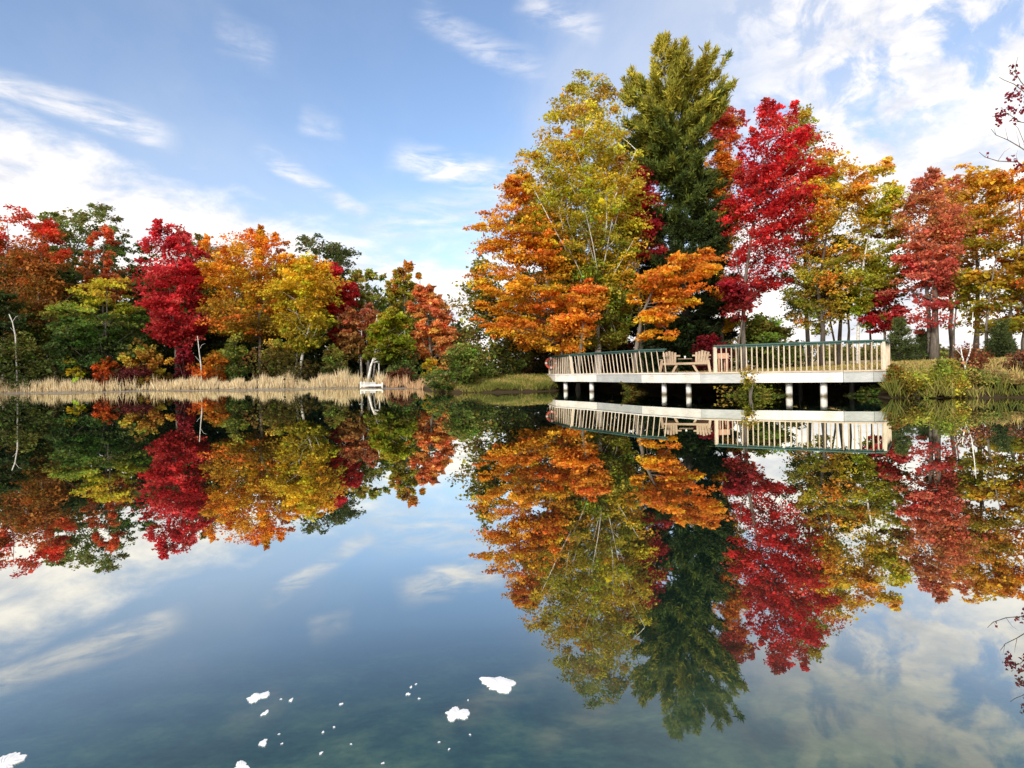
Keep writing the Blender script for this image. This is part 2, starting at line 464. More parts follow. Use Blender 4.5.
    mb.build('trunk', bark, e, O)
    leaf_mesh('crown', pos, d, nr, ln, wd, c, LEAF, e, O)
    return e

def conifer(name, label, D, prof, pal, base, seed, levels, per_level, tuft, needle, trunk_r=.3, tufts=9, per=40, dk=.95, droop=.0, top_up=55, low_up=4, group=None, cat='tree'):
    """whorls of boughs, each carrying flat plates of needle tufts that point outward and up"""
    rng = np.random.default_rng(seed)
    rows = sorted(prof, key=lambda r: -r[0])
    zs = np.array([P((a + b) / 2, y, D)[2] for y, a, b in rows]); xl = np.array([P(a, y, D)[0] for y, a, b in rows]); xr = np.array([P(b, y, D)[0] for y, a, b in rows])
    bx = P(base, 375, D)[0]; gzb = max(gz(bx, D), .02)
    z0, z1 = zs[0], zs[-1]
    topx = (xl[-1] + xr[-1]) / 2
    O = (bx, D, gzb - .05)
    e = empty(name, O, label, cat, group)
    mb = MB()
    k = np.linspace(0, 1, 10)
    tp = np.stack([bx + (topx - bx) * k ** 1.3, D + 0 * k, gzb - .3 + (z1 - gzb - .1) * k], -1)
    tr = trunk_r * (1 - .95 * k); tr[0] *= 1.3
    mb.tube(tp, tr, 9)
    Cc, Aa, Rr = [], [], []
    for li in range(levels):
        f = (li + rng.uniform(.1, .9)) / levels
        for b in range(per_level):
            th = rng.uniform(0, 2 * math.pi)
            upa = R(low_up + (top_up - low_up) * f ** 1.6 + rng.normal(0, 7))
            zt = z0 + (z1 - z0) * min(1, f + .02 * rng.normal())
            ctr = np.interp(zt, tp[:, 2], tp[:, 0])
            c_, s_ = math.cos(th), math.sin(th)
            wr = np.interp(zt, zs, xr) - ctr; wl = ctr - np.interp(zt, zs, xl)
            w = max(.25, (wr if c_ > 0 else wl) * abs(c_) + (wr + wl) / 2 * dk * (1 - abs(c_)))
            L = w * rng.uniform(.72, 1.06)
            dz = L * math.tan(upa)
            tip = np.array([ctr + L * c_, D + L * s_, zt])
            zb = max(zt - dz, z0 - 1)
            root = np.array([np.interp(zb, tp[:, 2], tp[:, 0]), D, zb])
            n = 6
            t = np.linspace(0, 1, n)[:, None]
            pts = root + (tip - root) * t
            pts[:, 2] += (-droop * np.sin(t[:, 0] * math.pi) * L + .10 * L * (t[:, 0] ** 2 - t[:, 0]))
            mb.tube(pts, np.linspace(.035 + trunk_r * .12 * (1 - f), .01, n), 5, False)
            nt_ = max(3, int(tufts * L / (xr - xl).max() * 2.2 + 2))
            d0 = unit(tip - root)
            side = np.array([-s_, c_, 0])
            for q in range(nt_):
                tt = rng.uniform(.28, 1.0)
                p = root + (tip - root) * tt
                p[2] += .10 * L * (tt ** 2 - tt)
                sp_ = ((1.02 - tt) * .55 * L + .12) * (1 - .4 * sstep(.5, .95, f))
                p = p + side * rng.uniform(-1, 1) * sp_ + np.array([0, 0, rng.normal(0, .08)])
                Cc.append(p); Aa.append(unit(d0 + side * rng.normal(0, .35) + np.array([0, 0, .35 + .5 * f]))); Rr.append(tuft * rng.uniform(.7, 1.2))
    for q in range(int(8 * per_level / 4)):
        Cc.append(np.array([topx, D, z1 - .5]) + rng.normal(0, 1, 3) * np.array([.2, .2, .35])); Aa.append(unit(np.array([rng.normal(0, .15), rng.normal(0, .15), 1.]))); Rr.append(tuft * .8)
    Cc, Aa, Rr = np.array(Cc), np.array(Aa), np.array(Rr)
    n = len(Cc); cnt = rng.poisson(per, n) + 4; ci = np.repeat(np.arange(n), cnt); N = len(ci)
    back = rng.random(N)
    pos = Cc[ci] - Aa[ci] * (Rr[ci] * (back - .15) * 1.1)[:, None] + rng.normal(0, 1, (N, 3)) * (Rr[ci] * .13)[:, None]
    d = Aa[ci] + rng.normal(0, .55, (N, 3)); nr = rng.normal(0, 1, (N, 3))
    t = np.clip((pos[:, 2] - z0) / (z1 - z0) + rng.normal(0, .1, n)[ci], 0, 1)
    c = pal_color(pal, t, rng) * np.exp(rng.normal(0, .2, n))[ci][:, None] * np.exp(rng.normal(0, .18, N))[:, None]
    ln = needle * np.exp(rng.normal(0, .2, N))
    mb.build('trunk', BARKD, e, O)
    leaf_mesh('crown', pos, d, nr, ln, ln * .2, c, NEEDLE, e, O)
    return e

def shrub(name, label, D, prof, pal, seed=0, ncl=40, per=90, leaf=.12, group=None, cat='shrub', flat=.8, alt=None, dk=.9, stems=9, clump=None, base_z=None, jit=.25, hue=.14, up=.3, stem_mat=None):
    rng = np.random.default_rng(seed)
    rows = sorted(prof, key=lambda r: -r[0])
    zs = np.array([P((a + b) / 2, y, D)[2] for y, a, b in rows]); xl = np.array([P(a, y, D)[0] for y, a, b in rows]); xr = np.array([P(b, y, D)[0] for y, a, b in rows])
    cx = (xl + xr) / 2; hw = (xr - xl) / 2
    bx = float(cx[0]); g = max(gz(bx, D), -.1) if base_z is None else base_z
    clump = clump or max(.12, hw.mean() * .27); per = per * .85
    z = rng.uniform(zs[0], zs[-1], ncl); th = rng.uniform(0, 2 * math.pi, ncl); rr = rng.random(ncl) ** .55
    w = np.maximum(np.interp(z, zs, hw) - clump * .5, .04) * rr * (1 + .22 * np.sin(3 * th + seed) * np.cos(2.3 * z + seed)) * rng.uniform(.7, 1.22, ncl); z = z + rng.normal(0, .09, ncl) * (zs[-1] - zs[0])
    cen = np.stack([np.interp(z, zs, cx) + w * np.cos(th), D + w * dk * np.sin(th), z], -1)
    rad = clump * rng.uniform(.65, 1.25, ncl)
    ax = np.stack([np.cos(th) * .5, np.sin(th) * .5, .4 + 0 * th], -1)
    tf = lambda q: (q - zs[0]) / (zs[-1] - zs[0] + .01)
    pos, d, nr, ln, wd, c = scatter(rng, cen, rad, per, leaf, pal, tf, flat, ax, jit, hue, up, alt)
    pos[:, 2] = np.maximum(pos[:, 2], max(g, 0) + .01)
    O = (bx, D, g)
    e = empty(name, O, label, cat, group)
    mb = MB()
    for i in rng.permutation(ncl)[:stems]:
        a = np.array([bx + rng.normal(0, .1) * hw[0], D + rng.normal(0, .1) * hw[0], g - .1])
        mb.tube(limb_path(a, cen[i], rng, -.1), np.linspace(.022, .007, 5), 5, False)
    mb.build('stems', stem_mat or BARK, e, O)
    leaf_mesh('foliage', pos, d, nr, ln, wd, c, LEAF, e, O)
    return e

# ------------------------------------------------------------------ trees of the far, left shore
GL = 'trees along the far left shore'
T = broad_tree
def LT(*a, **k):
    k.setdefault('group', GL); k['leaf'] = k.get('leaf', .27) * .78; k.setdefault('trunk_r', .17); k['ncl'] = int(k.get('ncl', 170) * 1.1); k['per'] = k.get('per', 85) * 1.2; k.setdefault('fill', .42); k.setdefault('div', 5.)
    return T(*a, **k)
RED = [(0, '7c2420'), (.4, 'a31c2c'), (1, 'b8213a')]
LT('maple_tree', 'red-orange maple at the far left edge of the picture, fading to olive brown below', 'tree', 64,
   [(206, 6, 26), (214, -18, 36), (232, -34, 46), (262, -45, 52), (300, -48, 52), (335, -40, 44)],
   [(0, '5c5824'), (.35, '8c6228'), (.62, 'b86a30'), (.85, 'd25a30'), (1, 'c84440')], base=4, seed=211, ncl=220, spikes=8, clump=.95)
LT('maple_tree', 'rusty maple with a small bright red crest, second from the left edge', 'tree', 61,
   [(219, 34, 50), (230, 26, 60), (252, 20, 66), (285, 14, 68), (325, 14, 66), (345, 20, 60)],
   [(0, '5a6026'), (.4, '8c6028'), (.72, 'b0682c'), (.9, 'd04a2e'), (1, 'd43a2c')], base=36, seed=12, clump=.9)
LT('oak_tree', 'small olive-green tree crown peeping out behind the rusty maple', 'tree', 74,
   [(210, 46, 58), (222, 36, 70), (250, 34, 74), (290, 36, 72)], [(0, '3d4a1e'), (1, '76802c')], base=54, seed=13, ncl=110)
LT('oak_tree', 'tall airy grey-green oak, highest crown at the left end of the far shore', 'tree', 72,
   [(203, 72, 104), (210, 62, 114), (226, 58, 124), (250, 58, 127), (280, 66, 124), (305, 74, 110)],
   [(0, '4a5826'), (.5, '6c763a'), (1, '848646')], base=88, seed=14, ncl=120, per=70, leaf=.32, hollow=.45, twigs=90, limbs=24,
   trunk=[(84, 375), (80, 320), (76, 285), (73, 262), (80, 240), (90, 218)])
LT('maple_tree', 'coral-orange pointed maple in front of the tall grey-green oak', 'tree', 66,
   [(226, 100, 108), (240, 94, 114), (256, 84, 120), (272, 78, 124), (300, 80, 124)],
   [(0, '945a2c'), (.5, 'c66e3c'), (1, 'd2623c')], base=103, seed=15, ncl=90, per=70, spikes=6)
LT('beech_tree', 'dark green tree with yellow top and layered sprays, left of the crimson maple', 'tree', 58.5,
   [(276, 96, 122), (284, 80, 134), (300, 62, 142), (320, 56, 146), (345, 60, 148), (368, 70, 144)],
   [(0, '384c22'), (.45, '50682a'), (.68, '7e862e'), (.86, 'b4a62c'), (1, 'c8aa2c')], base=106, seed=16, ncl=210, flat=.24, clump=1.0)
LT('maple_tree', 'crimson maple with forked pale trunk, standing alone in colour on the far shore', 'tree', 60,
   [(222, 164, 176), (232, 154, 192), (246, 144, 200), (262, 140, 202), (290, 146, 206), (318, 142, 208), (338, 156, 204)],
   [(0, 'a8282a'), (.4, 'c42c32'), (1, 'd03c44')], base=177, seed=17, alt=(.22, 'd25a54'), ncl=200, spikes=10, clump=.85, trunk=[(177, 375), (176, 350), (173, 325), (175, 290), (176, 250)],
   extra=[([(176, 350, 0), (181, 338, .1), (182, 322, .2)], .09)])
LT('oak_tree', 'dull green oak behind the crimson maple, left side', 'tree', 75,
   [(244, 132, 150), (256, 124, 160), (290, 122, 165), (320, 126, 160)], [(0, '33421e'), (1, '67702f')], base=143, seed=18, ncl=100)
LT('oak_tree', 'olive tree top between the crimson maple and the big orange maple', 'tree', 74,
   [(232, 188, 200), (244, 180, 222), (270, 178, 228), (310, 182, 226)], [(0, '3b3f1a'), (.6, '6c5c24'), (1, '7d7c3c')], base=203, seed=19, ncl=120)
LT('maple_tree', 'big bright orange maple, widest crown of the far shore', 'tree', 61,
   [(229, 248, 258), (236, 226, 276), (246, 208, 292), (262, 200, 304), (285, 200, 306), (310, 206, 302), (332, 214, 296)],
   [(0, '96802a'), (.3, 'c0962a'), (.6, 'dca22a'), (.85, 'e0942a'), (1, 'd8802c')], base=260, seed=20, ncl=300, spikes=16, clump=.9, alt=(.2, 'd8762a'),
   trunk=[(260, 375), (260, 350), (260, 325), (256, 280), (254, 250)])
LT('birch_tree', 'golden birch with white leaning stems right of the big orange maple', 'tree', 58,
   [(256, 300, 322), (270, 280, 334), (285, 270, 338), (305, 272, 336), (325, 280, 330), (345, 288, 326)],
   [(0, '949228'), (.5, 'c6aa2a'), (1, 'dcb22e')], base=298, seed=21, ncl=190, bark=BIRCH, trunk_r=.15, clump=.8,
   trunk=[(298, 374), (303, 350), (310, 325), (317, 300), (320, 280)], extra=[([(295, 374, .5), (298, 345, .5), (296, 310, .5)], .12)])
LT('oak_tree', 'dark green spreading oak rising behind the golden birch', 'tree', 76,
   [(235, 318, 330), (241, 292, 345), (250, 284, 354), (262, 284, 357), (275, 292, 355), (300, 300, 350)],
   [(0, '3a461e'), (.5, '566030'), (1, '6c7040')], base=324, seed=22, ncl=110, per=70, hollow=.4, leaf=.33)
LT('maple_tree', 'scarlet maple half hidden behind the golden birch', 'tree', 64,
   [(262, 316, 334), (272, 312, 350), (292, 316, 362), (320, 326, 364), (350, 334, 360)],
   [(0, '903428'), (.5, 'b83430'), (1, 'cc2c38')], base=342, seed=23, ncl=150)
LT('maple_tree', 'muted rust-pink maple between the scarlet maple and the pale birches', 'tree', 60,
   [(302, 356, 370), (315, 340, 380), (335, 336, 384), (356, 342, 380)],
   [(0, '7c6a2c'), (.5, 'ae7044'), (1, 'b86a4c')], base=361, seed=24, ncl=110, bark=BIRCH, trunk_r=.1, trunk=[(361, 375), (361, 350), (362, 325), (363, 308)])
LT('birch_tree', 'pale yellow-green birch with an airy top behind the rust-pink maple', 'tree', 66,
   [(268, 356, 372), (280, 346, 384), (305, 342, 388), (330, 348, 386)], [(0, '66702a'), (1, '9a9238')], base=368, seed=25, ncl=90, per=65, bark=BIRCH, twigs=80)
LT('birch_tree', 'bright yellow-green young birch leaning over the white dock', 'tree', 54,
   [(312, 376, 404), (325, 370, 410), (342, 366, 412), (360, 372, 408)], [(0, '66701f'), (.6, '93921f'), (1, 'a39a2a')], base=366, seed=26, ncl=110, bark=BIRCH, trunk_r=.13,
   trunk=[(367, 379), (371, 366), (375, 354), (378, 340), (381, 322)], extra=[([(373, 379, .4), (375, 362, .3), (373, 345, .2), (377, 315, .2)], .08), ([(379, 379, .3), (379, 362, .3), (378, 320, 1)], .09)])
LT('aspen_tree', 'tall olive-green tree with an orange side, right half of the far shore', 'tree', 63,
   [(262, 402, 410), (274, 392, 418), (292, 384, 424), (315, 382, 424), (345, 386, 420), (362, 390, 416)],
   [(0, '5c6826'), (.5, '868630'), (.85, 'b09e36'), (1, 'cc8234')], base=404, seed=27, ncl=170, alt=(.22, 'c8742c'), spikes=8)
LT('maple_tree', 'coral-red maple at the right end of the far shore', 'tree', 57,
   [(284, 418, 426), (296, 412, 440), (312, 408, 450), (335, 410, 456), (358, 416, 452), (366, 422, 446)],
   [(0, 'b8844a'), (.5, 'de8c54'), (1, 'e08650')], base=432, seed=28, alt=(.25, 'd8a050'), ncl=150, spikes=7, jit=.28)
LT('maple_tree', 'thin orange-brown maple touching the right flank of the coral-red maple', 'tree', 62,
   [(298, 436, 444), (315, 430, 458), (340, 432, 464), (362, 438, 462)], [(0, '7c5e2c'), (.6, 'b0683c'), (1, 'b87440')], base=449, seed=29, ncl=90, per=60)
LT('hemlock_tree', 'dark green hemlock in the gap left of the yellow-topped tree', 'tree', 67,
   [(262, 50, 62), (290, 34, 76), (320, 28, 84), (362, 24, 88)], [(0, '364420'), (1, '525e2c')], base=56, seed=30, fill=.6, ncl=170, flat=.3)
LT('hemlock_tree', 'dark spruce-green tree below the rusty maples at the left edge', 'tree', 58,
   [(290, -10, 10), (310, -34, 26), (340, -44, 34), (366, -46, 36)], [(0, '22331c'), (.6, '3a4a22'), (1, '4b5224')], base=-6, seed=31, fill=.6, ncl=170, flat=.4)
LT('hemlock_tree', 'dark green understorey tree under the crimson maple', 'tree', 66,
   [(300, 140, 170), (325, 128, 205), (350, 126, 214), (370, 130, 212)], [(0, '364420'), (1, '565e2c')], base=160, seed=32, fill=.6, ncl=170, flat=.35)
LT('hemlock_tree', 'deep green understorey tree under the big orange maple', 'tree', 68,
   [(300, 208, 230), (325, 196, 252), (350, 194, 262), (372, 198, 262)], [(0, '344220'), (1, '5a642c')], base=226, seed=33, fill=.6, ncl=170, flat=.35)
GS = 'shrubs at the foot of the far shore trees'
shrub('shrub', 'bright yellow shrub above the reeds on the left', 57, [(351, 72, 78), (358, 66, 84), (368, 68, 84), (379, 70, 82)], [(0, 'b4a824'), (.5, 'e0c82a'), (1, 'e4b830')], 41, 34, 60, .2, GS)
shrub('shrub', 'round rust-orange shrub right of the bright yellow shrub', 56.5, [(362, 102, 114), (368, 95, 120), (378, 93, 121), (384, 98, 118)], [(0, '8a3c1c'), (1, 'c05f24')], 42, 40, 70, .18, GS)
shrub('shrub', 'olive shrub mass behind the reeds at the left edge', 57, [(338, 6, 24), (352, -20, 52), (370, -26, 62), (384, -24, 62)], [(0, '3a421c'), (.6, '59602a'), (1, '6c6a2e')], 43, 90, 90, .22, GS)
shrub('shrub', 'low maroon shrub patch in front of the dark beech', 56.2, [(370, 120, 150), (377, 112, 160), (385, 114, 158)], [(0, '4a2024'), (1, '6c2c2c')], 44, 50, 60, .16, GS)
shrub('shrub', 'orange-gold low shrub left of the crimson maple trunk', 57, [(348, 134, 146), (358, 122, 166), (372, 122, 170), (382, 126, 168)], [(0, '84642a'), (.6, 'b0802e'), (1, '968834')], 45, 60, 60, .22, GS)
shrub('shrub', 'orange low shrub right of the crimson maple trunk', 57, [(356, 208, 220), (364, 194, 234), (374, 186, 240), (383, 190, 238)], [(0, '8a4a1c'), (.5, 'b8641c'), (1, 'b47a22')], 46, 60, 60, .22, GS)
shrub('shrub', 'dark crimson shrub at the foot of the crimson maple', 58, [(350, 180, 190), (362, 174, 196), (376, 174, 194)], [(0, '5a1a20'), (1, '8c1c28')], 47, 30, 60, .2, GS)
shrub('shrub', 'brownish olive shrub under the golden birch', 57, [(352, 262, 282), (364, 246, 330), (376, 244, 340), (383, 246, 338)], [(0, '3c3a1a'), (1, '6a5a24')], 48, 60, 60, .2, GS)
shrub('shrub', 'small yellow shrub at the right end of the reeds', 52, [(360, 427, 434), (368, 420, 440), (378, 422, 440)], [(0, '8a7c1e'), (1, 'c4a024')], 49, 26, 50, .16, GS)
shrub('shrub', 'dark reddish shrub low behind the reeds right of the white dock', 50, [(371, 396, 410), (376, 388, 418), (383, 390, 418)], [(0, '4a2a1e'), (1, '71402c')], 50, 36, 50, .16, GS)

shrub('shrub', 'mid-green leafy shrub left of the big orange maple trunk', 57.5, [(344, 224, 240), (356, 212, 252), (374, 212, 254), (383, 216, 250)], [(0, '46562a'), (.6, '6c7c34'), (1, '8c8c3a')], 120, 60, 60, .2, GS)
shrub('shrub', 'yellow-green shrub between the big orange maple and the white birch stems', 57.8, [(340, 268, 284), (352, 260, 294), (368, 262, 294)], [(0, '66702c'), (.6, '98963a'), (1, 'b4a83c')], 121, 44, 60, .18, GS)
shrub('shrub', 'olive shrub under the scarlet maple', 57.6, [(350, 328, 344), (362, 318, 352), (380, 318, 354)], [(0, '4a5228'), (.6, '707434'), (1, '8a8438')], 122, 44, 60, .19, GS)
shrub('shrub', 'green undergrowth shrub under the coral-red maple', 54, [(348, 396, 410), (360, 388, 424), (376, 388, 426)], [(0, '44522a'), (.6, '647434'), (1, '7e8238')], 123, 50, 60, .18, GS)
# dead pale stems
def snag(label, pts, D, r, seed=0):
    q = [P(x, y, D) for x, y in pts]
    g = max(gz(q[0][0], D), 0)
    q[0][2] = g - .2
    e = MB(); e.tube(q, np.linspace(r, r * .5, len(q)), 7)
    e.tube([q[-2], q[-2] + np.array([.25, .1, .5]), q[-2] + np.array([.5, .2, .6])], [r * .4, r * .25, .01], 5); e.tube([q[1], q[1] + np.array([-.2, .1, .4]), q[1] + np.array([-.55, .1, .8])], [r * .4, r * .25, .01], 5)
    o = e.build('dead_tree', BIRCHD, None, (q[0][0], D, g)); o.location = (q[0][0], D, g)
    tag(o, label, 'dead tree', 'bare pale stems on the far shore')
snag('short white bare stem with bent tip at the left edge of the far shore', [(17, 352), (15.5, 336), (12.5, 322), (9, 314)], 56, .075)
snag('thin white bare stem standing in the reeds beside the crimson maple', [(202, 383), (201, 365), (199, 350), (197.5, 336)], 55.5, .065)

# wood behind: one mass of dark leaves nobody could count
rng = np.random.default_rng(99)
n = 4200
px = rng.uniform(-230, 466, n)
topy = np.interp(px, [-230, -60, 0, 140, 230, 330, 390, 440, 466], [240, 240, 250, 262, 262, 275, 292, 312, 330])
py = topy + (384 - topy) * rng.random(n) ** .62
dd = rng.uniform(70, 92, n)
cen = np.array([P(a, b, d) for a, b, d in zip(px, py, dd)])
cen[:, 2] = np.maximum(cen[:, 2], 1.2)
pos, d, nr, ln, wd, c = scatter(rng, cen, rng.uniform(.8, 1.6, n), 46, .42, [(0, '2c371e'), (.4, '3a4822'), (.8, '545e2a'), (1, '6a6a30')], lambda q: q / 16, .6)
o = leaf_mesh('woodland', pos, d, nr, ln, wd, c, LEAF)
tag(o, 'dark green woodland filling the gaps behind the far shore trees', 'woodland', kind='stuff')

# ------------------------------------------------------------------ trees around the deck
GR = 'trees behind the deck and right bank'
def RT(*a, **k):
    k.setdefault('group', GR); k['leaf'] = k.get('leaf', .15) * .84; k.setdefault('trunk_r', .14); k['ncl'] = int(k.get('ncl', 260) * 1.1); k['per'] = k.get('per', 110) * 1.12; k.setdefault('fill', .28); k.setdefault('div', 6.)
    return T(*a, **k)
conifer('pine_tree', 'tall white pine with upswept top, highest tree in the picture', 38,
   [(41, 655, 668), (49, 642, 690), (62, 630, 714), (80, 622, 738), (105, 614, 734), (130, 610, 728), (165, 607, 730), (205, 614, 730), (250, 618, 734), (300, 628, 738), (345, 634, 742)],
   [(0, '2a381c'), (.4, '3a4a20'), (.62, '5e6a26'), (.82, '969030'), (1, 'a69832')], 690, 51, levels=30, per_level=6, tuft=.55, needle=.3, trunk_r=.36, tufts=26, per=48, top_up=50, low_up=3, group=GR)
RT('birch_tree', 'yellow-leaved white birch left of the pine, tallest broadleaf tree', 'tree', 35,
   [(68, 580, 596), (82, 564, 612), (105, 552, 622), (130, 540, 628), (155, 522, 636), (185, 512, 642), (220, 515, 645), (260, 530, 642), (300, 548, 638), (335, 560, 630)],
   [(0, '747c2c'), (.35, 'a6a032'), (.6, 'd0b832'), (.85, 'ccb242'), (1, 'b0a250')], base=598, seed=52, ncl=700, fill=.45, per=125, leaf=.145, bark=BIRCH, trunk_r=.2, clump=.62, twigs=200, limbs=34, hollow=.3,
   trunk=[(598, 378), (598, 345), (595, 300), (592, 250), (590, 200), (588, 140), (588, 95)], limb_rise=1.1, alt=(.12, 'c9a020'))
RT('maple_tree', 'orange maple with drooping sprays left of the yellow birch', 'tree', 33.5,
   [(174, 508, 520), (186, 498, 534), (205, 486, 556), (225, 474, 566), (250, 478, 570), (275, 476, 580), (300, 476, 596), (325, 482, 590), (347, 500, 580)],
   [(0, 'e09a2c'), (.3, 'e6a42c'), (.6, 'e0a62e'), (1, 'e0962e')], base=566, seed=53, ncl=330, per=100, flat=.3, clump=.62, alt=(.25, 'd2702a'), trunk=[(566, 378), (562, 340), (552, 300), (538, 250), (522, 205)], limb_rise=.35, spikes=8)
RT('maple_tree', 'low orange maple with flat sprays in front of the pine', 'tree', 32,
   [(246, 690, 712), (256, 655, 716), (272, 636, 714), (288, 632, 706), (302, 634, 690), (318, 634, 690), (338, 650, 686)],
   [(0, 'e6a42c'), (.5, 'e69c2c'), (1, 'e08a30')], base=640, seed=54, ncl=120, per=110, flat=.28, clump=.55, alt=(.2, 'd26a2a'), hollow=.4, trunk=[(634, 376), (636, 350), (642, 315), (655, 285), (676, 262)], limb_rise=.2)
RT('maple_tree', 'orange spray-shaped young maple in front of the birch trunk', 'tree', 32.5,
   [(280, 582, 594), (290, 570, 604), (302, 562, 606), (312, 556, 598), (335, 548, 588), (348, 552, 580)],
   [(0, 'e4982e'), (1, 'e08638')], base=578, seed=55, ncl=70, per=100, flat=.35, clump=.5)
RT('maple_tree', 'crimson maple squeezed between yellow birch and pine', 'tree', 36.3,
   [(160, 622, 640), (175, 615, 652), (205, 616, 658), (230, 626, 664), (252, 640, 664)],
   [(0, 'b83040'), (1, 'a82830')], base=642, seed=56, ncl=110, per=100, clump=.55, alt=(.15, 'b84a20'))
RT('maple_tree', 'small pinkish red maple showing low through the orange maple', 'tree', 34.6,
   [(255, 552, 566), (265, 545, 575), (280, 542, 572), (295, 545, 562)], [(0, 'a42430'), (1, 'b02c34')], base=556, seed=57, ncl=50, per=80)
RT('maple_tree', 'slender orange and gold maple right behind the pine, pink at its tip', 'tree', 37.5,
   [(104, 718, 732), (118, 712, 742), (150, 706, 744), (190, 704, 742), (240, 706, 738), (290, 708, 734), (325, 712, 734)],
   [(0, 'c4a22a'), (.45, 'd8a82a'), (.7, 'da8430'), (.9, 'd05840'), (1, 'c84850')], base=722, seed=58, ncl=200, per=90, bark=BARKD, spikes=8, clump=.55)
RT('maple_tree', 'tall crimson maple with pointed top right of the pine', 'tree', 34,
   [(99, 770, 778), (112, 760, 790), (135, 744, 806), (165, 736, 820), (200, 732, 822), (235, 730, 820), (262, 730, 806), (288, 724, 790), (306, 720, 780)],
   [(0, 'b22a28'), (.4, 'c42a2c'), (1, 'cc3036')], base=744, seed=59, fill=.42, alt=(.22, 'd2584c'), ncl=330, per=85, thin=.55, leaf=.14, clump=.6, spikes=18, hollow=.2, limbs=26, trunk=[(744, 378), (743, 330), (744, 290), (752, 230), (766, 160), (773, 115)], limb_rise=1.0, jit=.26)
RT('maple_tree', 'olive-green tree with gold shoulder behind the tall crimson maple', 'tree', 38,
   [(106, 788, 800), (118, 780, 815), (140, 778, 828), (170, 778, 838), (210, 780, 846), (260, 776, 846), (310, 784, 840)],
   [(0, '6c7a30'), (.5, '989838'), (1, 'b8b04c')], base=808, seed=60, ncl=180, per=70, thin=.55, spikes=8, clump=.6, alt=(.15, 'c48e30'))
RT('maple_tree', 'orange-gold maple between the crimson maple and the yellow aspen', 'tree', 33,
   [(150, 815, 830), (160, 806, 850), (178, 800, 862), (205, 800, 866), (240, 802, 864), (275, 790, 862), (308, 798, 852), (328, 806, 846)],
   [(0, '8c8c30'), (.3, 'b4a034'), (.6, 'd8ae34'), (1, 'dea438')], base=823, seed=61, ncl=175, per=72, thin=.5, clump=.58, flat=.4, bark=BARKD, trunk=[(822, 376), (823, 330), (818, 290), (826, 240), (830, 180)], alt=(.18, 'cc7c2e'), limb_rise=.8)
RT('aspen_tree', 'yellow-green aspen with thin pale stem, pointed top right of the orange-gold maple', 'tree', 33.5,
   [(156, 878, 886), (168, 866, 894), (190, 860, 900), (220, 856, 902), (255, 850, 900), (290, 848, 896), (318, 852, 888)],
   [(0, '96962e'), (.5, 'bcb436'), (.85, 'd4b838'), (1, 'd8a844')], base=862, seed=62, ncl=150, per=70, thin=.4, clump=.55, flat=.4, spikes=8, bark=BIRCH, trunk_r=.09, trunk=[(858, 376), (858, 330), (864, 260), (874, 205), (880, 172)])
RT('maple_tree', 'salmon-red maple with twin trunk at the right bank', 'tree', 31,
   [(172, 926, 944), (184, 912, 956), (205, 900, 962), (235, 896, 960), (262, 894, 952), (290, 888, 946), (325, 890, 946)],
   [(0, 'c04a48'), (.35, 'cb7058'), (.8, 'd08c56'), (1, 'cc705c')], base=933, seed=63, ncl=170, per=72, thin=.45, clump=.58, spikes=8, flat=.4, trunk_r=.2, trunk=[(934, 376), (935, 330), (935, 290), (932, 240), (932, 200)],
   extra=[([(929, 374, .3), (929, 320, .3), (926, 280, .3), (918, 230, .3)], .13)], limb_rise=.9)
RT('maple_tree', 'amber maple right of the salmon-red maple', 'tree', 32,
   [(166, 955, 985), (178, 944, 996), (200, 940, 1000), (240, 938, 1002), (275, 944, 1000), (332, 950, 996)],
   [(0, '909030'), (.4, 'b6a438'), (.7, 'd4aa38'), (1, 'deac3c')], base=976, seed=64, ncl=165, per=70, thin=.5, clump=.58, flat=.36, alt=(.2, 'c07440'), trunk=[(975, 376), (977, 330), (978, 280), (974, 220), (972, 185)], spikes=6)
RT('maple_tree', 'gold and orange maple cut by the right edge of the picture', 'tree', 30,
   [(168, 1000, 1030), (182, 992, 1050), (215, 990, 1064), (255, 988, 1066), (290, 986, 1060), (322, 992, 1050)],
   [(0, '8a8228'), (.4, 'b0982c'), (.75, 'dc9c2a'), (1, 'de9630')], base=1026, seed=65, ncl=165, per=70, thin=.5, clump=.6, flat=.36, alt=(.2, 'd2702e'))
RT('maple_tree', 'rust-brown maple behind the twin-trunked salmon-red maple', 'tree', 36,
   [(200, 936, 958), (220, 925, 966), (260, 920, 970), (300, 922, 968)], [(0, '7a5a24'), (1, 'a0602c')], base=952, seed=66, ncl=120, per=70)
RT('maple_tree', 'thin green-gold tree standing behind the deck railing, left of the aspen', 'tree', 36,
   [(230, 838, 850), (250, 826, 862), (285, 812, 868), (315, 812, 862)], [(0, '6a6a20'), (1, '8a7c22')], base=840, seed=67, ncl=90, per=70, bark=BARKD, flat=.35)
RT('maple_tree', 'small scarlet maple low behind the right end of the railing', 'tree', 33,
   [(290, 878, 892), (302, 866, 904), (318, 862, 906), (330, 872, 898)], [(0, 'a02426'), (1, 'b02c34')], base=884, seed=68, ncl=55, per=70, trunk_r=.06, flat=.35)
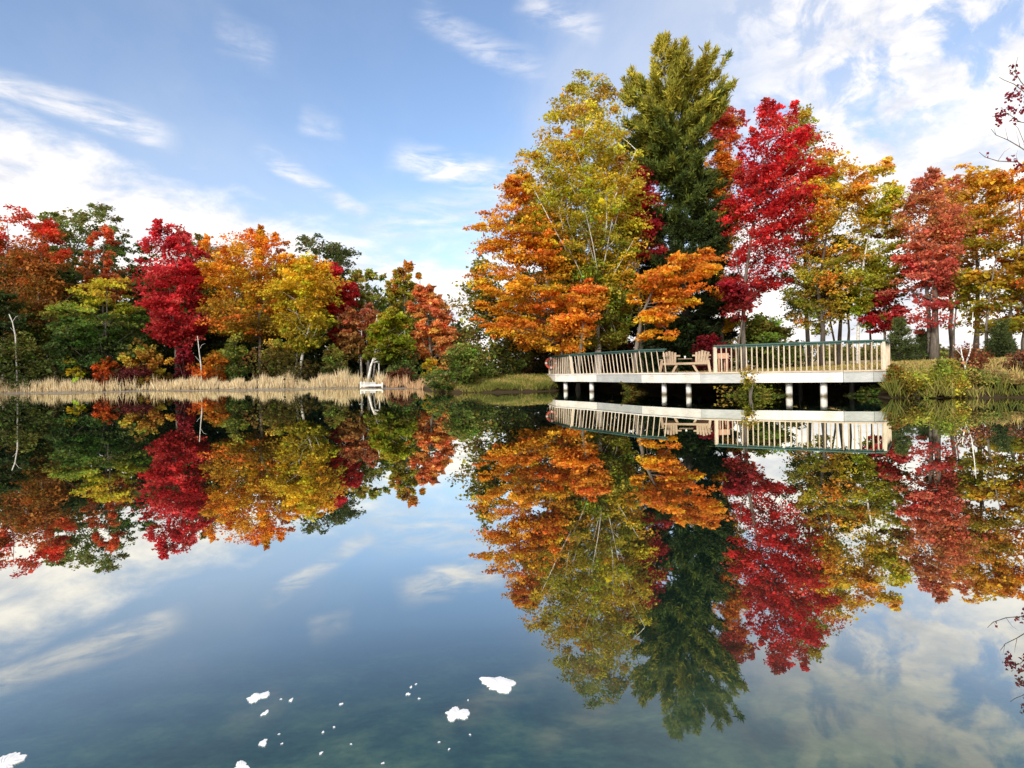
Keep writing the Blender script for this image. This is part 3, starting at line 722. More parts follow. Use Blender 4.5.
# the slim stems of the grove, with few leaves of their own
def slim(label, pts, D, r, prof, pal, seed, bark=BARK):
    T('slim_tree', label, 'tree', D, prof, pal, base=pts[0][0], seed=seed, ncl=40, per=55, leaf=.15, trunk_r=r, trunk=pts, flat=.35, group='slim trees of the grove', bark=bark, limbs=8, twigs=24, clump=.5)
slim('slim dark stem behind the railing, second of the pair left of its middle', [(836, 374), (834, 340), (826, 300), (824, 250)], 35, .08, [(240, 808, 836), (270, 800, 846), (310, 806, 846)], [(0, '6a5e1e'), (1, '8f6a20')], 71, BARKD)
slim('slim pale grey stem behind the railing with olive leaves', [(847, 374), (849, 330), (846, 290), (850, 240)], 36, .09, [(236, 836, 868), (270, 830, 872), (312, 836, 866)], [(0, '77651e'), (1, '9a7f22')], 72)
slim('straight grey stem left of the small scarlet maple with sparse red leaves', [(872, 374), (870, 330), (874, 290), (880, 240)], 35, .07, [(270, 866, 896), (300, 858, 900), (330, 864, 896)], [(0, '8a3020'), (1, '9a5a20')], 73)
slim('thin grey stem behind the right corner of the railing', [(888, 374), (884, 330), (886, 280), (888, 230)], 34, .07, [(220, 878, 904), (262, 872, 910), (310, 876, 906)], [(0, '7a6a1e'), (1, '9c7428')], 74)
slim('slim stem right of the twin trunk with yellow leaves', [(953, 372), (954, 330), (958, 290), (960, 250)], 31, .06, [(270, 940, 972), (296, 936, 976), (325, 944, 970)], [(0, '8e842a'), (1, 'b89e30')], 75)
slim('leaning grey stem nearer the right edge with gold leaves', [(988, 372), (986, 330), (990, 290), (998, 250)], 29, .09, [(262, 972, 1012), (296, 968, 1016), (330, 976, 1010)], [(0, '857a1e'), (1, 'b08a22')], 76)
slim('dark stem at the right edge with orange leaves', [(1012, 372), (1010, 330), (1012, 290), (1016, 240)], 30, .1, [(250, 996, 1034), (290, 992, 1040), (326, 998, 1036)], [(0, '8a6a1e'), (1, 'c07a20')], 77)
slim('slender grey stem leaning beside the tall crimson maple trunk', [(737, 376), (739, 340), (744, 310), (746, 270)], 33, .06, [(280, 726, 752), (300, 722, 756), (318, 728, 750)], [(0, '7a2a24'), (1, '9c2430')], 78)
conifer('spruce_tree', 'small dark spruce right behind the end of the railing', 30, [(318, 897, 901), (335, 890, 912), (350, 884, 920), (362, 884, 922)], [(0, '34401e'), (1, '525c2c')], 900, 81, 14, 4, .22, .16, .06, 10, 15, group='young conifers of the right bank', top_up=40)
conifer('spruce_tree', 'small dark spruce near the right edge of the bank', 28, [(322, 998, 1004), (338, 990, 1012), (356, 986, 1018)], [(0, '323e1e'), (1, '4e582c')], 1000, 82, 14, 4, .22, .16, .06, 10, 15, group='young conifers of the right bank', top_up=40)
conifer('spruce_tree', 'low dark fir beside the foot of the twin-trunked maple', 31.6, [(330, 920, 925), (345, 912, 932), (358, 908, 936)], [(0, '323e1e'), (1, '4c562c')], 922, 83, 11, 4, .2, .16, .06, 10, 15, group='young conifers of the right bank', top_up=40)
GU = 'bushes around the deck and the right bank'
shrub('shrub', 'rounded green bush behind the right railing', 36, [(322, 752, 772), (330, 736, 790), (345, 724, 800), (366, 722, 804)], [(0, '3f4a1e'), (.6, '66702a'), (1, '868a38')], 84, 130, 110, .15, GU, flat=.5)
shrub('shrub', 'dark maroon bush between the pine and the railing gap', 34, [(338, 702, 716), (348, 694, 728), (370, 692, 732)], [(0, '4a1218'), (1, '7a1a22')], 85, 60, 80, .13, GU)
shrub('shrub', 'dark green hemlock bush under the pine boughs behind the chairs', 36, [(322, 650, 690), (335, 634, 716), (372, 626, 722)], [(0, '28381e'), (1, '3c4e28')], 86, 170, 110, .15, GU, flat=.4, dk=.5)
RT('hemlock_tree', 'dark hemlock standing in the shade between birch and pine', 'tree', 43, [(215, 615, 640), (250, 596, 655), (300, 580, 668), (345, 574, 676), (372, 574, 676)], [(0, '1a2a1a'), (1, '33441f')], base=625, seed=100, fill=.6, ncl=330, per=80, leaf=.2, flat=.3, clump=.8)
RT('hemlock_tree', 'dark hemlock behind the orange maple left of the birch', 'tree', 44, [(270, 520, 560), (305, 500, 585), (345, 494, 592), (374, 494, 592)], [(0, '20301c'), (1, '4a5424')], base=545, seed=101, fill=.6, ncl=260, per=80, leaf=.2, flat=.35, clump=.8)
shrub('shrub', 'tall yellow-green thicket at the tip of the left bank', 36, [(272, 474, 486), (290, 468, 502), (315, 460, 520), (345, 452, 540), (378, 450, 546)], [(0, '4a5526'), (.5, '7a7a30'), (1, '9a9238')], 87, 190, 80, .15, GU, alt=(.15, '9a7a34'), clump=.55, dk=.6)
shrub('shrub', 'brownish thicket behind the left end of the deck', 39.5, [(325, 520, 600), (338, 506, 640), (355, 504, 650), (376, 506, 650)], [(0, '3a3418'), (.5, '5d5228'), (1, '6f5a2c')], 88, 220, 80, .15, GU, alt=(.15, '7a4020'), clump=.5, dk=.3)
shrub('shrub', 'green bush leaning over the water at the tip of the left bank', 33, [(348, 452, 470), (360, 440, 492), (375, 428, 496), (390, 430, 470)], [(0, '3f4a1e'), (.5, '5f6a2a'), (1, '7c8238')], 89, 110, 90, .13, GU, alt=(.12, '8a7a30'))
shrub('shrub', 'reddish green bush standing in the water before the deck', 27, [(375, 629, 641), (382, 624, 646), (392, 622, 646), (402, 624, 644)], [(0, '4a4a20'), (.5, '6f6c2c'), (1, '7d7a34')], 90, 60, 80, .08, GU, base_z=-.15, alt=(.2, '6a3a22'))
shrub('shrub', 'pale green bush in the water below the middle of the deck', 22.7, [(384, 738, 766), (390, 722, 786), (398, 716, 790), (404, 718, 788)], [(0, '4f5a20'), (.5, '747a2c'), (1, '9a9a3e')], 91, 90, 80, .075, GU, base_z=-.15)
shrub('shrub', 'thin yellow sapling poking up in front of the deck edge', 21.2, [(366, 744, 750), (374, 741, 756), (386, 744, 754)], [(0, '8a842c'), (1, 'b8a840')], 92, 14, 30, .08, GU, base_z=-.15, stems=5)
shrub('shrub', 'dark green bush under the right end of the deck', 20.8, [(388, 868, 884), (396, 856, 892), (404, 850, 892)], [(0, '353d1c'), (1, '5d6628')], 93, 50, 70, .08, GU)
shrub('shrub', 'tallest yellow-green bush on the right bank, leafy shoots above the water', 19.0, [(364, 938, 950), (372, 924, 962), (384, 920, 970), (399, 926, 964)], [(0, '736e2a'), (.45, 'b0a83a'), (.8, '909438'), (1, '808a36')], 94, 70, 70, .07, GU, alt=(.18, 'c0ac40'), clump=.22, stems=24, jit=.35)
shrub('shrub', 'yellowing bush between the tallest bank bush and the low green bush by the deck', 18.9, [(374, 908, 920), (382, 902, 930), (398, 906, 932)], [(0, '6a642a'), (.5, 'a49a34'), (1, 'b4a844')], 110, 45, 65, .065, GU, alt=(.2, '7c8a34'), clump=.2, stems=20, jit=.35)
shrub('shrub', 'green and straw bush right of the tallest bank bush', 19.0, [(369, 966, 980), (378, 956, 992), (388, 960, 998), (399, 964, 996)], [(0, '8a7a40'), (.5, '8e8c3c'), (1, '7a8438')], 111, 60, 60, .065, GU, alt=(.3, 'b09c54'), clump=.2, stems=22, jit=.35)
shrub('shrub', 'low green bush against the right corner of the deck', 19.6, [(368, 892, 900), (380, 884, 912), (398, 884, 914)], [(0, '4a5222'), (.6, '77782c'), (1, '8c7a30')], 95, 60, 80, .07, GU, alt=(.2, '9a6a2c'))
shrub('shrub', 'rust-brown dying bush at the top of the right bank', 20.5, [(350, 945, 975), (358, 938, 990), (372, 942, 982)], [(0, '6a3a22'), (1, '8a4c30')], 96, 50, 50, .06, GU)
shrub('shrub', 'straw-coloured grassy bush at the right edge of the bank', 18.8, [(376, 990, 1012), (386, 980, 1026), (399, 982, 1030)], [(0, '7a6a38'), (1, 'a8945a')], 97, 60, 90, .09, GU, up=0)
shrub('shrub', 'dull reddish bush at the right edge above the straw grass', 20, [(356, 1010, 1030), (366, 1002, 1042), (380, 1004, 1044)], [(0, '5d4a2c'), (1, '8a5a40')], 98, 60, 60, .07, GU)
shrub('shrub', 'wild bushes under the deck between the white posts', 30.5, [(386, 655, 690), (392, 640, 712), (399, 640, 714)], [(0, '2c3318'), (1, '454c22')], 99, 70, 60, .1, GU)
# bare sapling on the right bank
q = [P(967, 384, 20), P(965, 366, 20), P(962, 356, 20), P(960.5, 346, 20)]
mb = MB(); mb.tube(q, [.035, .03, .022, .01], 6); mb.tube([q[1], P(970, 352, 20), P(972, 330, 20), P(973, 312, 20)], [.028, .022, .016, .008], 6); mb.tube([q[2], P(957, 350, 20), P(953, 345, 20)], [.015, .01, .006], 5)
g = gz(q[0][0], 20)
o = mb.build('bare_sapling', BIRCH, None, (q[0][0], 20, g)); o.location = (q[0][0], 20, g)
tag(o, 'bare pale forked sapling rising from the yellow-green bush on the right bank', 'sapling')

# far hedge beyond the grove, low against the sky
rng = np.random.default_rng(123)
n = 900
px = rng.uniform(640, 1500, n); dd = rng.uniform(120, 150, n)
py = 366 - rng.random(n) ** .7 * np.interp(px, [640, 760, 830, 1024, 1500], [30, 22, 14, 12, 18])
cen = np.array([P(a, b, d) for a, b, d in zip(px, py, dd)]); cen[:, 2] = np.maximum(cen[:, 2] + .8, 2.2)
pos, d, nr, ln, wd, c = scatter(rng, cen, rng.uniform(1, 1.8, n), 40, .6, [(0, '3a4424'), (.6, '6a6630'), (1, '8a6a34')], lambda q: q / 7, .7)
tag(leaf_mesh('far_hedge', pos, d, nr, ln, wd, c, LEAF), 'low olive treeline far beyond the grove on the right', 'treeline', kind='stuff')

# ------------------------------------------------------------------ twig tree at the right edge
def twig_tree():
    D = 24
    rng = np.random.default_rng(5)
    bx = P(1062, 372, D)[0]; g = gz(bx, D); O = (bx, D, g)
    e = empty('maple_tree', O, 'nearly bare tree with a few dark red leaves reaching in from the right edge', 'tree')
    mb = MB()
    tr = [P(1062, 395, D), P(1060, 300, D), P(1056, 220, D), P(1050, 150, D), P(1044, 90, D), P(1036, 40, D)]
    tr[0][2] = g - .2
    mb.tube(tr, [.12, .1, .085, .06, .035, .012], 8)
    br = [([(1056, 215), (1036, 176), (1018, 162), (998, 161), (985, 157), (979, 152)], .03),
          ([(1050, 160), (1036, 158), (1020, 147), (1008, 140), (996, 135), (991, 129)], .028),
          ([(1046, 115), (1034, 124), (1020, 122), (1010, 115), (1000, 112)], .026),
          ([(1045, 100), (1034, 100), (1022, 90), (1014, 84), (1004, 80), (999, 77)], .026),
          ([(1044, 95), (1030, 92), (1021, 82), (1015, 72), (1016, 64), (1018, 57)], .022),
          ([(1052, 180), (1040, 168), (1028, 152), (1018, 128), (1012, 122)], .02),
          ([(1008, 140), (1006, 132), (1005, 126)], .01), ([(998, 161), (1004, 152), (1010, 148)], .01), ([(1015, 72), (1010, 70), (1008, 66)], .008),
          ([(1020, 147), (1018, 138), (1016, 130)], .01), ([(996, 135), (994, 128), (993, 124)], .007), ([(1018, 162), (1016, 155), (1018, 150)], .008),
          ([(985, 157), (988, 153), (990, 150)], .006), ([(1010, 115), (1012, 108), (1016, 104)], .008)]
    for pts, r in br:
        q = [P(x, y, D + rng.normal(0, .12)) for x, y in pts]
        mb.tube(q, np.linspace(r, r * .3, len(q)), 5)
    mb.build('trunk', BARK, e, O)
    spots = [(1010, 96, 26, 5), (1019, 93, 9, 4), (997, 115, 10, 4), (1004, 112, 14, 5), (999, 123, 7, 3), (1011, 109, 10, 4), (1000, 120, 7, 3), (1014, 120, 8, 4), (1012, 158, 10, 5), (1018, 164, 12, 5), (1013, 72, 6, 3), (1014, 66, 5, 3), (1020, 85, 6, 4), (1022, 110, 10, 5), (1030, 100, 20, 10), (1036, 140, 24, 12), (1030, 172, 20, 9), (1016, 78, 4, 3), (988, 156, 2, 2)]
    cen = []
    for x, y, k, s in spots:
        for _ in range(int(k * 1.3)):
            cen.append(P(x + rng.normal(0, s * .5), y + rng.normal(0, s * .5), D + rng.normal(0, .2)))
    C = np.array(cen); n = len(C)
    d = rng.normal(0, 1, (n, 3)); d[:, 2] -= .8
    c = np.array(lin('7c1c2a')) * np.exp(rng.normal(0, .3, (n, 1)))
    leaf_mesh('leaves', C, d, rng.normal(0, 1, (n, 3)), .13 * np.exp(rng.normal(0, .2, n)), .12, c, LEAF, e, O)
twig_tree()

# ------------------------------------------------------------------ reeds, grass
def blades(name, label, cat, pts, h, w, cols, lean=.25, seed=0):
    rng = np.random.default_rng(seed)
    n = len(pts)
    d = np.stack([rng.normal(0, lean, n), rng.normal(0, lean, n), np.ones(n)], -1)
    nr = np.stack([rng.normal(0, .5, n), -np.ones(n), rng.normal(0, .3, n)], -1)
    o = leaf_mesh(name, pts, d, nr, h, w, cols, GRASS)
    return tag(o, label, cat, kind='stuff')
rng = np.random.default_rng(77)
n = 26000
px = rng.uniform(-260, 424, n)
gapn = np.interp(px, np.linspace(-270, 430, 130), rng.normal(0, .6, 130)) + rng.normal(0, .35, n)
keep = (gapn > -.75) & ~((px > 112) & (px < 156) & (rng.random(n) < .75)) & ~((px > 382) & (rng.random(n) < .6)) & ~((px > 362) & (px < 384) & (rng.random(n) < .6))
px = px[keep]; n = len(px)
u = (px - 512) / F
Dd = np.interp(u, _su, _sd) + rng.uniform(-.4, 3.2, n)
x_, y_ = u * Dd, Dd
z_ = np.maximum(ground_z(x_, y_), -.05)
tuft = np.interp(px, np.linspace(-270, 430, 420), rng.normal(0, .22, 420)) + np.interp(px, np.linspace(-270, 430, 90), rng.normal(0, .2, 90))
hh = rng.uniform(.5, 1.35, n) * np.clip(.82 + tuft, .3, 1.4) * np.where(px > 384, .75, 1)
cc = pal_color([(0, 'b09a74'), (.5, 'd2bd94'), (.9, 'e0d2b0'), (1, '94765a')], rng.random(n), rng) * np.exp(rng.normal(0, .12, (n, 1)))
cc = cc * np.where((px > 384)[:, None], np.array([.8, .62, .55]), 1)
blades('reeds', 'band of pale straw reeds along the far left waterline', 'reeds', np.stack([x_, y_, z_ - .05], -1), hh, .06, cc, .2, 3)
# bank grass: left tongue, right bank, behind the deck
n = 52000
px = np.concatenate([rng.uniform(432, 575, 20000), rng.uniform(540, 900, 14000), rng.uniform(880, 1180, 18000)])
u = (px - 512) / F
sd_ = rng.random(n) ** 1.3 * np.where(px < 575, 6, 12)
Dd = np.interp(u, _su, _sd) + sd_ - .1
x_, y_ = u * Dd, Dd
z_ = ground_z(x_, y_)
ok = (z_ > -.01) & ~((px > 560) & (px < 888) & (sd_ < .6)); px, u, sd_, Dd, x_, y_, z_ = [q[ok] for q in (px, u, sd_, Dd, x_, y_, z_)]; n = len(px)
edge = np.exp(-sd_ / .8)
t = np.clip(.5 + .25 * vnoise(x_ * .7, y_ * .7, 5) + rng.normal(0, .2, n), 0, 1)
cg = pal_color([(0, '5d6428'), (.35, '7f7c34'), (.6, 'a8955a'), (1, 'bfa56c')], np.clip(t - .3 * edge, 0, 1), rng) * np.exp(rng.normal(0, .15, (n, 1)))
hh = (.10 + .22 * edge + .06 * rng.random(n)) * np.exp(rng.normal(0, .2, n))
tall = (px > 885) & (np.sin(px * .31) + np.sin(px * .113 + 1) > .2) & (sd_ < 2.2); hh = np.where(tall, hh * 2.1, hh)
blades('grass', 'short dry grass with greener fringe on the near banks', 'grass', np.stack([x_, y_, z_ - .02], -1), hh, .035, cg, .4, 4)
# fallen leaves on the right bank
n = 5000
px = np.concatenate([rng.uniform(540, 900, 2500), rng.uniform(880, 1100, 2500)]); u = (px - 512) / F
Dd = np.interp(u, _su, _sd) + 1 + rng.random(n) * 11
x_, y_ = u * Dd, Dd
cl = pal_color([(0, '8a5a34'), (.5, 'b08a58'), (1, 'c9a878')], rng.random(n), rng)
o = leaf_mesh('fallen_leaves', np.stack([x_, y_, ground_z(x_, y_) + .05], -1), rng.normal(0, 1, (n, 3)) * [1, 1, .2], np.tile([0, 0, 1.], (n, 1)), .12, .1, cl, LEAF)
tag(o, 'brown and tan fallen leaves strewn over the right bank', 'leaves', kind='stuff')
# pale patchy strip along the waterline at the foot of the reeds
mb = MB()
top, bot = [], []
for x in np.arange(-260, 421, 6):
    u_ = (x - 512) / F; d0 = float(np.interp(u_, _su, _sd))
    w = 9.5 + 2.4 * math.sin(x * .031) + .8 * math.sin(x * .11 + 1)
    if x > 380: w *= max(.25, (424 - x) / 44)
    top.append((u_ * (d0 + 1), d0 + 1, .012)); bot.append((u_ * (d0 - w), d0 - w, .012))
k = len(top)
mb.add(top + bot, [(i, k + i, k + i + 1, i + 1) for i in range(k - 1)])
m, nt, out = mat('pale_strip')
geo = node(nt, 'ShaderNodeNewGeometry')
mp = node(nt, 'ShaderNodeMapping', ins={0: geo.outputs['Position'], 3: (.35, 1.6, 1)})
n1 = node(nt, 'ShaderNodeTexNoise', ins={0: mp.outputs[0], 2: 1.2, 3: 5., 4: .65})
c = ramp(nt, n1.outputs[0], [(.35, lin('766a60')), (.5, lin('a4988c')), (.65, lin('beb4aa'))])
p = node(nt, 'ShaderNodeBsdfPrincipled', ins={'Base Color': c, 'Roughness': .35})
tr = node(nt, 'ShaderNodeBsdfTransparent')
al = ramp(nt, n1.outputs[0], [(.44, (0, 0, 0)), (.58, (1, 1, 1))])
mx = node(nt, 'ShaderNodeMixShader', ins={0: al, 1: tr.outputs[0], 2: p.outputs[0]})
nt.links.new(mx.outputs[0], out.inputs[0])
tag(mb.build('waterline_strip', m), kind='structure')
# ------------------------------------------------------------------ viewing deck
ZT, ZB = .90, .50
def XY(x, D): 
    p = P(x, YH, D); return np.array([p[0], p[1]])
front = [(548.5, 35.0), (556, 32.2), (597, 29.1), (642, 25.6), (701, 22.9), (745, 22.0), (782, 21.45), (843, 20.5), (873, 20.2), (885.5, 20.3)]
FP = [XY(*f) for f in front]
back = [XY(892, 23.5), XY(800, 26), XY(735, 29), XY(690, 31), XY(655, 33), XY(608, 35.5), XY(575, 37)]
O = (float(FP[4][0]), float(FP[4][1]) + 2, 0)
deck = empty('viewing_deck', O, 'long white-edged wooden deck on posts over the water with dark green handrails', 'deck')
def P3(p, z): return np.array([p[0], p[1], z])
# floor
mb = MB()
poly = FP + back
n = len(poly)
mb.add([P3(p, ZT) for p in poly] + [P3(p, ZT - .05) for p in poly], [tuple(range(n)), tuple(range(2 * n - 1, n - 1, -1))] + [(i, n + i, n + (i + 1) % n, (i + 1) % n) for i in range(n)])
mb.build('floor', DECK_WOOD, deck, O)
# overhanging edge strip + fascia boards
bm = [WHITE_PAINT, WHITE_PAINT, GREY_BOARD, WHITE_PAINT, GREY_BOARD, WHITE_PAINT, WHITE_PAINT, GREY_BOARD, GREY_BOARD]  # grey tone on some boards, white on the rest
for i in range(len(FP) - 1):
    a, b = FP[i], FP[i + 1]
    d = (b - a) / np.linalg.norm(b - a); nrm = np.array([d[1], -d[0]])
    if nrm[1] > 0: nrm = -nrm
    e0 = .004
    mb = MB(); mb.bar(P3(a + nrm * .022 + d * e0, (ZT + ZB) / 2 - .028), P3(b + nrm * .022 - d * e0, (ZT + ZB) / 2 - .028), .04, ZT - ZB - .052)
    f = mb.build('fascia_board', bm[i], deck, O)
    mb = MB(); mb.bar(P3(a + nrm * .03, ZT - .023), P3(b + nrm * .03, ZT - .023), .09, .05)
    mb.build('edge_board', BAL_WOOD if i >= 4 else WHITE_PAINT, deck, O)
# joists
mb = MB()
for k in range(14):
    t = k / 13
    fi = t * (len(FP) - 1); i = min(int(fi), len(FP) - 2); a = FP[i] + (FP[i + 1] - FP[i]) * (fi - i)
    bi = (1 - t) * (len(back) - 1); j = min(int(bi), len(back) - 2); b = back[j] + (back[j + 1] - back[j]) * (bi - j)
    a = a + (b - a) * .03
    mb.bar(P3(a, .72), P3(b, .72), .06, .24)
mb.build('joist', DARK_WOOD, deck, O)
# posts in the water
def post(p, r, ztop=.52, m=POST_PAINT):
    mb = MB(); g = gz(p[0], p[1])
    pts = [(p[0], p[1], g - .3), (p[0], p[1], .02), (p[0], p[1], ztop - .08), (p[0], p[1], ztop)]
    mb.tube(pts, [r, r, r, r * .96], 14)
    mb.build('post', m, deck, O)
for x, D, r in [(565.5, 32.0, .115), (591.5, 30.0, .115), (664, 25.0, .105), (688.5, 23.9, .105), (788.8, 21.7, .115), (823.4, 21.1, .115)]:
    post(XY(x, D), r)
for x, D in [(612, 33), (650, 30.5), (700, 28), (745, 25.5), (800, 23.5), (852, 21.6)]:
    post(XY(x, D), .1, .62, DARK_WOOD)

# railings: posts, balusters, green cap
def along(path, s):
    seg = [np.linalg.norm(path[i + 1] - path[i]) for i in range(len(path) - 1)]
    for i, L in enumerate(seg):
        if s <= L or i == len(seg) - 1: return path[i] + (path[i + 1] - path[i]) * (s / L)
        s -= L
def railing(path, nb, posts, lean=0., top=1.0, zoff=0):
    rail = bpy.data.objects.new('railing', None); COL.objects.link(rail); rail.parent = deck
    path = [np.array(p) for p in path]
    tot = sum(np.linalg.norm(path[i + 1] - path[i]) for i in range(len(path) - 1))
    rnd = random.Random(nb)
    for i in range(nb):
        p = along(path, tot * (i + .5) / nb)
        dx = rnd.uniform(-.012, .012)
        mb = MB(); mb.bar(P3(p, ZT + .01), P3(p + np.array([-lean + dx, -lean * .3]), ZT + top - .05), .036, .036, (0, 1, 0))
        mb.build('baluster', BAL_WOOD, rail, O)
    for q in posts:
        p = along(path, tot * q)
        mb = MB(); mb.bar(P3(p, ZT - .02), P3(p + np.array([-lean, -lean * .3]), ZT + top - .045), .1, .1, (0, 1, 0)); mb.build('rail_post', BAL_WOOD, rail, O)
    for i in range(len(path) - 1):
        a, b = path[i], path[i + 1]; d = (b - a) / np.linalg.norm(b - a)
        o_ = np.array([-lean, -lean * .3])
        mb = MB(); mb.bar(P3(a + o_ + d * .002, ZT + top), P3(b + o_ - d * .002, ZT + top), .15, .05)
        mb.bar(P3(a + o_ + d * .05, ZT + top - .06), P3(b + o_ - d * .05, ZT + top - .06), .04, .068)
        mb.build('top_rail', RAIL_GREEN, rail, O)
    return rail
ins = lambda x, D: XY(x, D + .12)
railing([ins(549.5, 34.8), ins(571, 31.0)], 12, [.004], .0)
railing([ins(572.2, 30.9), ins(597, 29.1), ins(642, 26.1), ins(669, 25.3)], 24, [.002], .12)
railing([ins(714.5, 22.75), ins(745, 22.1), ins(782, 21.5), ins(843, 20.55), ins(873, 20.25), ins(884.3, 20.3)], 31, [.004, .994], .0, 1.0)
railing([ins(884.3, 20.5), XY(888.5, 23.0)], 12, [.97], .0)

# life ring hung on the corner of the left railing
rp = XY(551, 34.5)
ring = empty('life_ring', (rp[0], rp[1] - .12, ZT + .62), 'faded red life ring hanging at the left end of the deck railing', 'life ring')
def torus(Rr, r, a0, a1, ns=18, m=10):
    mb = MB(); pts = []
    for k in range(ns + 1):
        a = a0 + (a1 - a0) * k / ns
        pts.append((Rr * math.cos(a), 0, Rr * math.sin(a) * 1.0))
    mb.tube(pts, [r] * (ns + 1), m, True)
    return mb
for q in range(4):
    torus(.27, .075, q * math.pi / 2 + .18, (q + 1) * math.pi / 2 - .18, 8).build('float_segment', RING_RED, ring)
    torus(.27, .08, (q + 1) * math.pi / 2 - .18, (q + 1) * math.pi / 2 + .18, 4).build('strap', RING_WHITE, ring)

# ------------------------------------------------------------------ twin slatted deck chairs joined by a table
c0 = XY(685.5, 25.6)
ch = empty('twin_deck_chair', (c0[0], c0[1], ZT), 'pair of slatted wooden lounge chairs joined by a small table on the deck', 'deck chair')
ch.rotation_euler = (0, 0, R(-20))
def cbox(name, parts, m=CHAIR_WOOD, parent=ch):
    mb = MB()
    for p in parts: mb.bar(*p)
    return mb.build(name, m, parent)
for s in (-1, 1):
    X0 = s * .63
    tilt = s * .05
    mb = MB()
    for k in range(5):
        w = (k - 2) * .112
        hgt = .93 - .035 * abs(k - 2)
        mb.bar((X0 + w * .84, .13, .36), (X0 + w * 1.1 + .06 * -s * -1, .38, hgt), .092, .022, (0, 1, .3))
    mb.build('backrest', CHAIR_WOOD, ch)
    cbox('back_brace', [((X0 - .36, .345, .72), (X0 + .40, .345, .72), .05, .07)])
    mb = MB()
    for k in range(6):
        y = -.36 + k * .1
        mb.bar((X0 - .27, y, .40 - k * .022), (X0 + .27, y, .40 - k * .022), .085, .022)
    mb.build('seat', CHAIR_WOOD, ch)
    cbox('armrest', [((X0 + s * .34, -.42, .56), (X0 + s * .34, .36, .55), .12, .025)])
    cbox('front_leg', [((X0 + s * .38, -.44, 0), (X0 + s * .30, -.36, .555), .1, .04, (0, 1, 0))])
    cbox('front_leg', [((X0 - s * .12, -.36, 0), (X0 - s * .34, -.34, .40), .09, .04, (0, 1, 0))])
    cbox('rear_leg', [((X0 + s * .30, -.34, .36), (X0 + s * .30, .62, .02), .035, .1)])
    cbox('rear_leg', [((X0 - s * .26, -.34, .36), (X0 - s * .26, .62, .02), .035, .1)])
cbox('front_rail', [((-.95, -.40, .375), (.95, -.40, .375), .03, .09)])
mb = MB()
for k in range(4): mb.bar((-.28, -.25 + k * .13, .575), (.28, -.25 + k * .13, .575), .115, .022)
mb.build('table_top', CHAIR_WOOD, ch)
# cup on the table
cp = MB(); ang = [0, .085, .09]
cp.tube([(0, 0, 0), (0, 0, .05), (0, 0, .11)], [.032, .036, .042], 14)
cup = cp.build('cup', RING_WHITE); cup.location = (c0[0] - .04, c0[1] - .1, ZT + .588)
tag(cup, 'small pale cup standing on the table between the two deck chairs', 'cup')

# cedar box on legs behind the railing
b0 = P(721.5, 352, 24.6)
bx = empty('planter_box', (b0[0], b0[1], ZT), 'orange-brown wooden planter box on legs behind the railing, right of the chairs', 'planter')
mb = MB()
for sx, sy, w, d_ in ((0, -.2, .42, .03), (0, .2, .42, .03)): mb.box((sx, sy, .65), (w, d_, .22))
for sx in (-.195, .195): mb.box((sx, 0, .65), (.03, .37, .22))
mb.box((0, 0, .57), (.36, .37, .03))
mb.build('box', BOX_WOOD, bx)
for sx in (-.17, .17):
    for sy in (-.16, .16):
        mb = MB(); mb.box((sx, sy, .277), (.05, .05, .554)); mb.build('leg', BOX_WOOD, bx)

# ------------------------------------------------------------------ small white dock on the far shore
w0 = PW(372, 388.5); D = float(np.interp((372 - 512) / F, _su, _sd)) - .8
w0 = P(373, 380, D)
dk = empty('small_dock', (w0[0], w0[1], 0), 'small white dock with low posts at the far reeds', 'dock')
dk.scale = (.9, .8, .66)
mb = MB()
for k in range(9): mb.box((-.88 + k * .22, 0, .36), (.2, 1.5, .04))
mb.build('platform', WHITE_PAINT, dk)
mb = MB(); mb.box((0, -.77, .27), (1.98, .04, .2)); mb.build('fascia_board', WHITE_PAINT, dk)
for sx in (-.95, .95):
    for sy in (-.7, .7):
        mb = MB(); mb.tube([(sx, sy, -.5), (sx, sy, (.62 if sx > 0 else .74))], [.07, .065], 10); mb.build('post', WHITE_PAINT, dk)
mb = MB(); mb.bar((-.95, -.72, .62), (.1, -.72, .42), .05, .09); mb.bar((-.95, .72, .62), (.2, .72, .45), .05, .09); mb.build('side_rail', GREY_BOARD, dk)
mb = MB(); mb.box((.0, .1, .52), (.5, .4, .28)); mb.build('locker', GREY_BOARD, dk)

